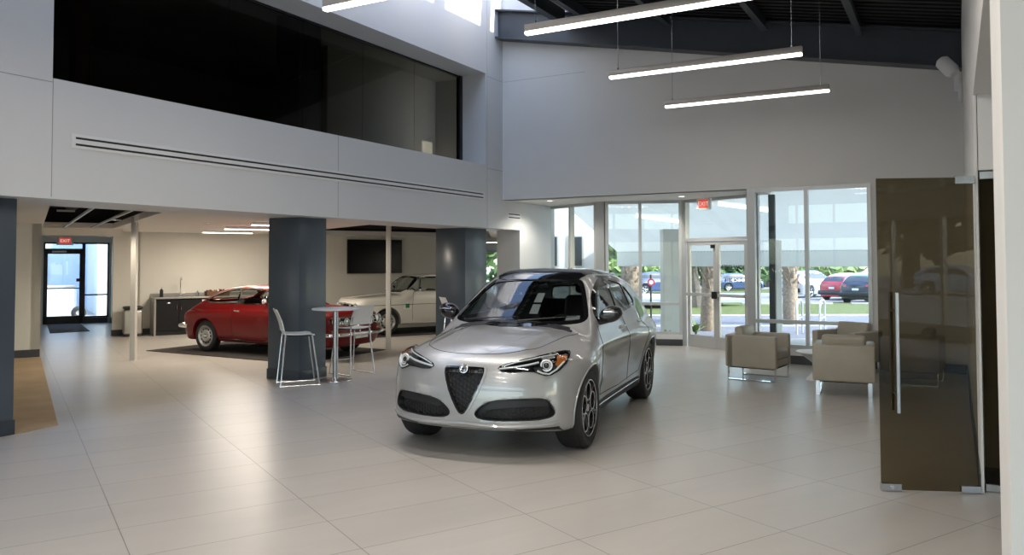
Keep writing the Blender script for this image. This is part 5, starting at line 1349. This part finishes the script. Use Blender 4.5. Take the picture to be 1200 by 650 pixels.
def awning():
    t = thing('awning', 'wide white sloping awning with hanging valance outside the entrance windows', 'awning', (-3,18,2.6))
    o = Vector((-3,18,2.6)); yb = 20.2; xa, xb = -8.05, 4.2
    def pt(x, k): # k: 0 at the wall, 1 at the outer edge
        yw = 14.2 if x > -3 else 14.2+(-3-x)*.42
        return Vector((x, yw+(yb-yw)*k, 3.25+(1.98-3.25)*k))
    m = MB(); n = 24
    for i in range(n):
        a, b = xa+(xb-xa)*i/n, xa+(xb-xa)*(i+1)/n
        v = [pt(a,0)-o, pt(b,0)-o, pt(b,1)-o, pt(a,1)-o]; m.add(v+[p+Vector((0,0,.03)) for p in v], [(0,1,2,3),(7,6,5,4)])
    m.build('canopy', M_awning, t, 0)
    MB().box((xa+3,yb-18-.01,1.58-2.6), (xb+3,yb-18+.02,1.99-2.6)).build('valance', M_awning, t, 0)
    k = MB()
    for i in range(150):
        x = xa+(xb-xa)*(i+.5)/150; k.box((x+3-.012,yb-18-.014,1.95-2.6), (x+3+.012,yb-18-.009,1.968-2.6))
    k.build('stitching', M_stitch, t, 0)
    for (x, k0) in ((-6.4,.35),(-4.2,.25)):               # glowing tubes standing in for indoor lamps reflected in the glass
        a = pt(x,k0)-o-Vector((0,0,.03)); b = pt(x+1.0,k0+.12)-o-Vector((0,0,.03)); MB().tube([a, b], .05, 8).build('lamp_reflection', M_reflglow, t)
M_reflglow = emat('lamp_reflection_glow', (1,1,.92), 2.2)
M_stitch = mat('grey_stitching', (.25,.28,.28), .7)
awning()
def porch_column(d, s, w, label):
    p = OUT(d, s); t = thing('porch_column', label, 'column', p, rad(29.3), 'white porch columns')
    MB().rbox((-w/2,-w/2,-.02), (w/2,w/2,3.0-p.z-.55), .01, 1).build('shaft', M_extwhite, t); MB().rbox((-w/2-.03,-w/2-.03,-.02), (w/2+.03,w/2+.03,.14), .01, 1).build('plinth', M_extwhite, t)
porch_column(18.0, 3.62, .42, 'broad white porch column outside the second window, left of the doors')
porch_column(18.6, 6.24, .17, 'slim white porch post seen at the left of the big window')
def dark_post():
    t = thing('porch_post', 'dark grey square post just outside the left edge of the big window', 'post', (-2.93,15.0,-.10), 0)
    MB().rbox((-.055,-.055,0), (.055,.055,3.05), .008, 2).build('shaft', M_darkpost, t); MB().rbox((-.11,-.11,0), (.11,.11,.02), .004, 1).build('foot_plate', M_darkpost, t)
M_darkpost = mat('dark_grey_post', (.05,.06,.06), .5, noise=(3,.05))
dark_post()
def wing():
    t = thing('building_wing', 'white building wing with dark windows outside the leftmost entrance window', 'building', OUT(21,1.4), math.atan2(RT.y, RT.x)); g = og(21)
    MB().box((-1.3,0,-.05), (.85,3,4.2)).build('wall', M_extwhite, t, 0)
    for x0, x1 in ((-.46,-.16), (.06,.50)):
        f = MB().box((x0,-.03,1.55-g), (x1,0,2.42-g)).build('window', M_alu, t, 0); MB().box((x0+.05,-.04,1.60-g), (x1-.05,-.03,2.37-g)).build('window_pane', M_lotglass, f, 0)
wing()
def palm(d, s, lean, r0, label, h=4.6, seed=1):
    p = OUT(d, s, -.05); t = thing('palm_tree', label, 'tree', p, 0, 'palms before the entrance'); rnd = random.Random(seed)
    L = RT*lean; n = 26
    def ax(k): return L*(k**1.2)*h+Vector((0,0,h*k))
    MB().tube([ax(i/n) for i in range(n+1)], [r0*(1.15-.25*i/n) for i in range(n+1)], 14).build('trunk', M_bark, t)
    bt = MB()                                            # cut leaf bases spiralling up the upper trunk
    for i in range(95):
        k = .26+.74*i/95; a = i*2.399; c = ax(k); rr = r0*(1.12-.25*k); out = Vector((math.cos(a), math.sin(a), 0))
        sd = Vector((-out.y, out.x, 0)); b0 = c+out*rr*.8; e = c+out*(rr+.10+.05*rnd.random())+Vector((0,0,.24+.08*rnd.random()))
        bt.add([b0-sd*.075, b0+sd*.075, e+sd*.028, e-sd*.028, b0-sd*.06-Vector((0,0,.07)), b0+sd*.06-Vector((0,0,.07))], [(0,1,2,3),(0,4,5,1),(4,0,3),(1,5,2),(4,3,2,5)])
    bt.build('leaf_bases', M_bark, t, 0)
    fr = MB()
    for i in range(22):
        a = i*2.399; el = rnd.uniform(-.1,1.1); out = Vector((math.cos(a), math.sin(a), 0)); sd = Vector((-out.y, out.x, 0)); ln = rnd.uniform(1.2,1.7); c = ax(1)
        pts = [c+out*(ln*q*math.cos(el*(1-.4*q)))+Vector((0,0,ln*(q*math.sin(el)-.55*q*q))) for q in (0,.25,.5,.75,1)]
        for j in range(4):
            w = (.05,.10,.26,.22,.02); fr.add([pts[j]-sd*w[j], pts[j]+sd*w[j], pts[j+1]+sd*w[j+1], pts[j+1]-sd*w[j+1]], [(0,1,2,3)])
    fr.build('fronds', M_frond, t, 0)
palm(21.9, 5.42, .055, .20, 'leaning palm trunk outside the glass doors', 4.4, 2)
palm(24.5, 8.62, -.004, .20, 'shaggy palm trunk outside the left half of the big window', 4.4, 5)
palm(26.5, 3.98, .0, .30, 'thick palm trunk outside the second window, above the SUV rear', 4.2, 9)
def leafy(mb, c, r, n, rnd, sz):
    for _ in range(n):
        v = Vector((rnd.gauss(0,1), rnd.gauss(0,1), rnd.gauss(0,1))).normalized()*r*(.55+.5*rnd.random()); v.z *= .75; p = Vector(c)+v
        a = Vector((rnd.gauss(0,1), rnd.gauss(0,1), rnd.gauss(0,1))).normalized(); b = a.orthogonal().normalized(); s = sz*(.6+.8*rnd.random())
        mb.add([p-a*s, p+b*s*.6, p+a*s, p-b*s*.6], [(0,1,2,3)])
def tree(d, s, h, r, label, seed, m=None, lean=0, n=900, sz=.28, group='trees beyond the lot'):
    p = OUT(d, s, -.05); t = thing('broad_tree', label, 'tree', p, 0, group); rnd = random.Random(seed)
    MB().tube([(0,0,0),(lean*.3,0,h*.25),(lean*.7,0,h*.5),(lean,0,h*.75)], [r*.16,r*.12,r*.09,r*.05], 10).build('trunk', M_bark2, t)
    mb = MB()
    for _ in range(7):
        c = (lean+rnd.uniform(-.55,.55)*r, rnd.uniform(-.5,.5)*r, h*.62+rnd.uniform(-.25,.3)*h); leafy(mb, c, r*.62, n//7, rnd, sz)
    mb.build('foliage', m or M_leaf, t, 0); return t
tree(36, 8.3, 6.5, 2.6, 'dark leaning tree outside the left glass door, behind the palm', 11, None, -.5, 900, .22, 'trees on the lawn')
hz = [(-4,9,0),(4,7.5,1),(11,8.5,0),(19,7,1),(27,9,0),(35,7.5,1),(43,8.5,0),(51,8,1),(59,9,0),(68,8,0)]
for i, (s, h, k) in enumerate(hz):
    tree(84+(i % 2)*9, s, h, 3.3, ['dark dense tree in the row beyond the parking lot', 'pale green tree in the row beyond the parking lot'][k], 30+i, [M_leaf, M_leaf2][k], 0, 700, .75)
def hedge(d, s, l, h, label, seed, m):
    t = thing('hedge', label, 'hedge', OUT(d, s, -.1), rad(29.3), 'hedges beyond the parking lot'); rnd = random.Random(seed); mb = MB()
    for k in range(9): leafy(mb, (-l/2+l*(k+.5)/9, rnd.uniform(-.3,.3), h*.5), h*.62, 90, rnd, .42)
    mb.build('foliage', m, t, 0)
    st = MB()
    for k in range(5): st.cyl((-l/2+l*(k+.5)/5,0,-.1), (-l/2+l*(k+.5)/5,0,h*.5), .07, 6)
    st.build('stems', M_bark2, t, 0)
for i in range(8): hedge(74.5, 1+i*9.8, 4.6, 2.6+.4*(i % 3), ['dark green hedge along the far side of the parking lot', 'lighter green hedge along the far side of the parking lot'][i % 2], 90+i, [M_leaf, M_leaf2][i % 2])
for i, (x, y) in enumerate(((34,-30),(39,-17),(35,-7),(40,4))):      # shade trees mirrored in the glass door
    t = tree(80, 0, 8, 4.2, 'dark tree across the side lot, mirrored in the glass door', 60+i, None, 0, 700, .6, 'trees across the side lot'); t.location = (x, y, -.15)
def shrub(d, s, label, seed):
    p = OUT(d, s, 0); t = thing('shrub', label, 'shrub', p, 0, 'shrubs below the windows'); rnd = random.Random(seed); mb = MB(); st = MB()
    for i in range(34):
        a = rnd.uniform(0, 2*PI); ln = rnd.uniform(.3,.62); out = Vector((math.cos(a), math.sin(a), 0)); sd = Vector((-out.y, out.x, 0)); el = rnd.uniform(.5,1.4)
        pts = [out*(ln*q*math.cos(el))+Vector((0,0,ln*(q*math.sin(el)-.35*q*q)+.04)) for q in (0,.4,.75,1)]; w = (.008,.035,.03,.003)
        for j in range(3): mb.add([pts[j]-sd*w[j], pts[j]+sd*w[j], pts[j+1]+sd*w[j+1], pts[j+1]-sd*w[j+1]], [(0,1,2,3)])
    mb.build('leaves', M_leaf2, t, 0); MB().cyl((0,0,-.03), (0,0,.12), .03, 8).build('stem', M_bark2, t)
shrub(17.4, 2.75, 'spiky green shrub at the foot of the second window', 4); shrub(17.2, 3.30, 'spiky green shrub before the broad white porch column', 5); shrub(20.6, 4.78, 'spiky green shrub at the foot of the leaning palm', 6)
def bike_rack():
    M_r = mat('galvanised_rail', (.62,.63,.64), .4, .4, noise=(4,.03))
    for i, s in enumerate((7.55, 8.15)):
        p = OUT(20.8, s); t = thing('bike_rack', ['white tubular hoop outside the big window, left of the two', 'white tubular hoop outside the big window, right of the two'][i], 'bike rack', p, rad(29.3+60), 'tubular hoops on the walk')
        MB().tube([(-.4,0,-.02),(-.4,0,.70),(-.34,0,.82),(-.22,0,.88),(.22,0,.88),(.34,0,.82),(.4,0,.70),(.4,0,-.02)], .026, 10).build('hoop', M_r, t)
        MB().tube([(-.4,0,.42),(.4,0,.42)], .018, 8).build('cross_bar', M_r, t)
bike_rack()
def sign_post():
    p = OUT(26, 4.56); t = thing('sign_post', 'small red and white round sign on a dark pole outside the second window', 'sign', p, rad(29.3))
    MB().cyl((0,0,-.05), (0,0,1.55), .03, 8).build('pole', M_mblack, t); MB().lathe([(.001,.0),(.12,.0),(.12,.015),(.001,.015)], 24, (0,-.03,1.30), (0,-1,0), False).build('sign_disc', M_exitface2, t)
    k = MB().lathe([(.001,.016),(.075,.016)], 24, (0,-.03,1.30), (0,-1,0), False); k.build('sign_centre', M_paper, t)
M_exitface2 = mat('sign_red', (.6,.03,.04), .5)
sign_post()
def wheel_stops():
    for i in range(7):
        p = OUT(39.0, 9.5+i*2.7); o = MB().rbox((-.9,-.08,-.04), (.9,.08,.11), .03, 2).build('wheel_stop', M_conc); o.location = p; o.rotation_euler = (0,0,rad(29.3)); tag(o, 'low concrete wheel stop on the lot before the parked cars', 'wheel stop', 'wheel stops in the lot')
wheel_stops()
def lot_cars():
    P_blue = mat('blue_car_paint', (.04,.07,.16), .25, coat=1); P_sil = mat('silver_car_paint', (.40,.43,.46), .3, .3, coat=1); P_red = mat('red_car_paint', (.45,.02,.035), .25, coat=1); P_dark = mat('dark_blue_car_paint', (.012,.02,.05), .2, coat=1); P_wht = mat('white_car_paint', (.75,.76,.77), .25, coat=1)
    src = build_lot_suv(); src['group'] = 'cars parked in the lot'
    base = math.atan2(FW.y, FW.x)                        # nose away from us
    src.location = OUT(51, 19.3); src.rotation_euler = (0,0,base-rad(52)); src['label'] = 'silver people carrier parked in the lot, left of the red car'; src.scale = (1.12,1,1.04)
    for c in src.children:
        if c.name.startswith('body'): c.data.materials[0] = P_sil
    lot_copy(src, OUT(46.5,19.9), base-rad(48), 'red car parked between the silver people carrier and the dark one', P_red, (.98,.97,.94))
    lot_copy(src, OUT(42.0,19.15), base-rad(44), 'dark blue car parked in the lot, seen at the right of the big window', P_dark, (1,1,.97))
    lot_copy(src, OUT(68,19.4), base-rad(75), 'blue car parked in the lot behind the mullion between doors and big window', P_blue, (1,1,.93))
    lot_copy(src, OUT(60,11.0), base-rad(75), 'blue car far across the lot, seen through the second window', P_blue, (1,1,1))
    lot_copy(src, (29.2,-21.4,-.1), rad(70), 'white car parked outside the side windows, mirrored in the glass door', P_wht, (.95,1,.95))
lot_cars()
def yard():
    t = thing('yard_building', 'pale building with blue wall and window outside the black back door', 'building', AB(36,1.5,-.1), math.atan2(BV.y, BV.x))
    MB().box((-8,0,0), (3.0,4,4.5)).build('wall', M_yardblue, t, 0); MB().box((-8,-.15,2.9), (3.0,0,4.5)).build('fascia', M_extwhite, t, 0)
    for x in (-2.6,-.55): f = MB().box((x-.45,-.05,.5), (x+.45,0,2.3)).build('window', M_alu, t, 0); MB().box((x-.38,-.06,.57), (x+.38,-.05,2.23)).build('window_pane', M_lotglass, f, 0)
    t = thing('boundary_wall', 'low white wall in the yard outside the black back door', 'wall', AB(31.5,.5,-.1), math.atan2(BV.y, BV.x)); MB().box((-6,0,0), (1.6,.2,.95)).build('wall', M_extwhite, t, 0); MB().box((-6,-.03,.95), (1.6,.23,1.02)).build('coping', M_conc, t, 0)
    t = thing('annex', 'bright white annex wall outside the side glass of the black back door', 'building', AB(30.5,4.0,-.1), math.atan2(BV.y, BV.x)); MB().box((-1.35,0,0), (3,4,4.2)).build('wall', M_extwhite, t, 0); MB().box((-1.40,-.05,4.1), (3.05,4,4.3)).build('cornice', M_extwhite, t, 0)
    t = thing('ladder', 'grey ladder leaning on the white annex outside the side glass', 'ladder', AB(30.0,2.80,-.1), math.atan2(BV.y, BV.x))
    for s in (-.19,.19): MB().tube([(s,-.45,0),(s,.22,2.6)], .022, 8).build('rail', M_alu, t)
    for k in range(8): q = (k+.7)/8.4; MB().tube([(-.19,-.45+.67*q,2.6*q),(.19,-.45+.67*q,2.6*q)], .015, 8).build('rung', M_alu, t)
    t = thing('tyre', 'dark tyre on the ground outside the back door', 'tyre', AB(29.0,2.0,-.1), math.atan2(BV.y, BV.x))
    k = MB(); torus(k, (0,0,.20), (0,1,.2), .15, .07, 32, 10); k.build('casing', M_rubber, t); MB().lathe([(.001,0),(.10,0),(.10,.03),(.001,.03)], 24, (0,0,.20), (0,1,.2), False).build('rim', M_alu, t)
M_yardblue = mat('pale_blue_wall', (.42,.52,.68), .7, noise=(2,.03))
yard()
tree(31, -6.5, 5, 2.2, 'green tree outside the passage window behind the last column', 77, M_leaf2, 0, 900, .2, 'trees on the lawn')

# ---------------------------------------------------------------- light
def lights():
    w = bpy.data.worlds.new('sky'); SC.world = w; w.use_nodes = True; nt = w.node_tree; bg = nt.nodes['Background']
    sk = nt.nodes.new('ShaderNodeTexSky'); sk.sky_type = 'NISHITA'; sk.sun_disc = False; sk.sun_elevation = rad(48); sk.sun_rotation = rad(75); sk.air_density = 1; sk.dust_density = 1.5; sk.ozone_density = 1
    nt.links.new(sk.outputs[0], bg.inputs[0]); bg.inputs[1].default_value = SKY
    s = bpy.data.lights.new('sun', 'SUN'); s.energy = SUN; s.angle = rad(.6); s.color = (1,.95,.88); o = bpy.data.objects.new('sun', s); COL.objects.link(o)
    o.rotation_euler = Vector((-.72,-.06,-.66)).to_track_quat('-Z', 'Y').to_euler()
    def area(loc, sx, sy, e, col=(1,.93,.85), rz=0):
        l = bpy.data.lights.new('lamp', 'AREA'); l.shape = 'RECTANGLE'; l.size = sx; l.size_y = sy; l.energy = e; l.color = col
        o = bpy.data.objects.new('lamp', l); COL.objects.link(o); o.location = loc; o.rotation_euler = (0,0,rz)
    for y in (7.47,9.86,12.2,5.77,3.37,.97,-1.43,-3.83): area((-4.1 if y == 5.77 else -1.965 if y < 6 else -2.785,y,4.18), 2.4, .06, E_PEND if y < 6 else E_PFRONT)  # the rear four are added fill lamps, out of view
    rz = math.atan2(BV.y, BV.x)
    for a in (18.7,16.5,14.35): area(AB(a,4.25,2.38), 1.05, .05, E_STRIP, (1,.90,.76), rz)
    def spot(p, e, col=(1,.88,.72), sz=150):
        l = bpy.data.lights.new('downlight', 'SPOT'); l.energy = e; l.spot_size = rad(sz); l.spot_blend = .6; l.shadow_soft_size = .06; l.color = col
        o = bpy.data.objects.new('downlight', l); COL.objects.link(o); o.location = p
    for p in ((-11.9,9.85,2.43),(-12.4,8.35,2.43),(-7.3,14.6,2.96),(-4.6,14.9,2.96),(-10.2,17.0,2.43),tuple(AB(17.6,5.3,2.43)),tuple(AB(19,13.2,2.43))): spot(p, E_DOWN*(1.5 if p[1] > 14 else 1), (1,.95,.86) if p[1] > 14 else (1,.88,.72))  # the last two are added and unseen, lifting the television wall
SKY, SUN, E_PFRONT, E_PEND, E_STRIP, E_DOWN = 1.05, 8.0, 4, 76, 62, 75
lights()
vs = SC.view_settings; vs.view_transform = 'Standard'; vs.look = 'None'; vs.gamma = 1; vs.exposure = .0; vs.use_curve_mapping = False
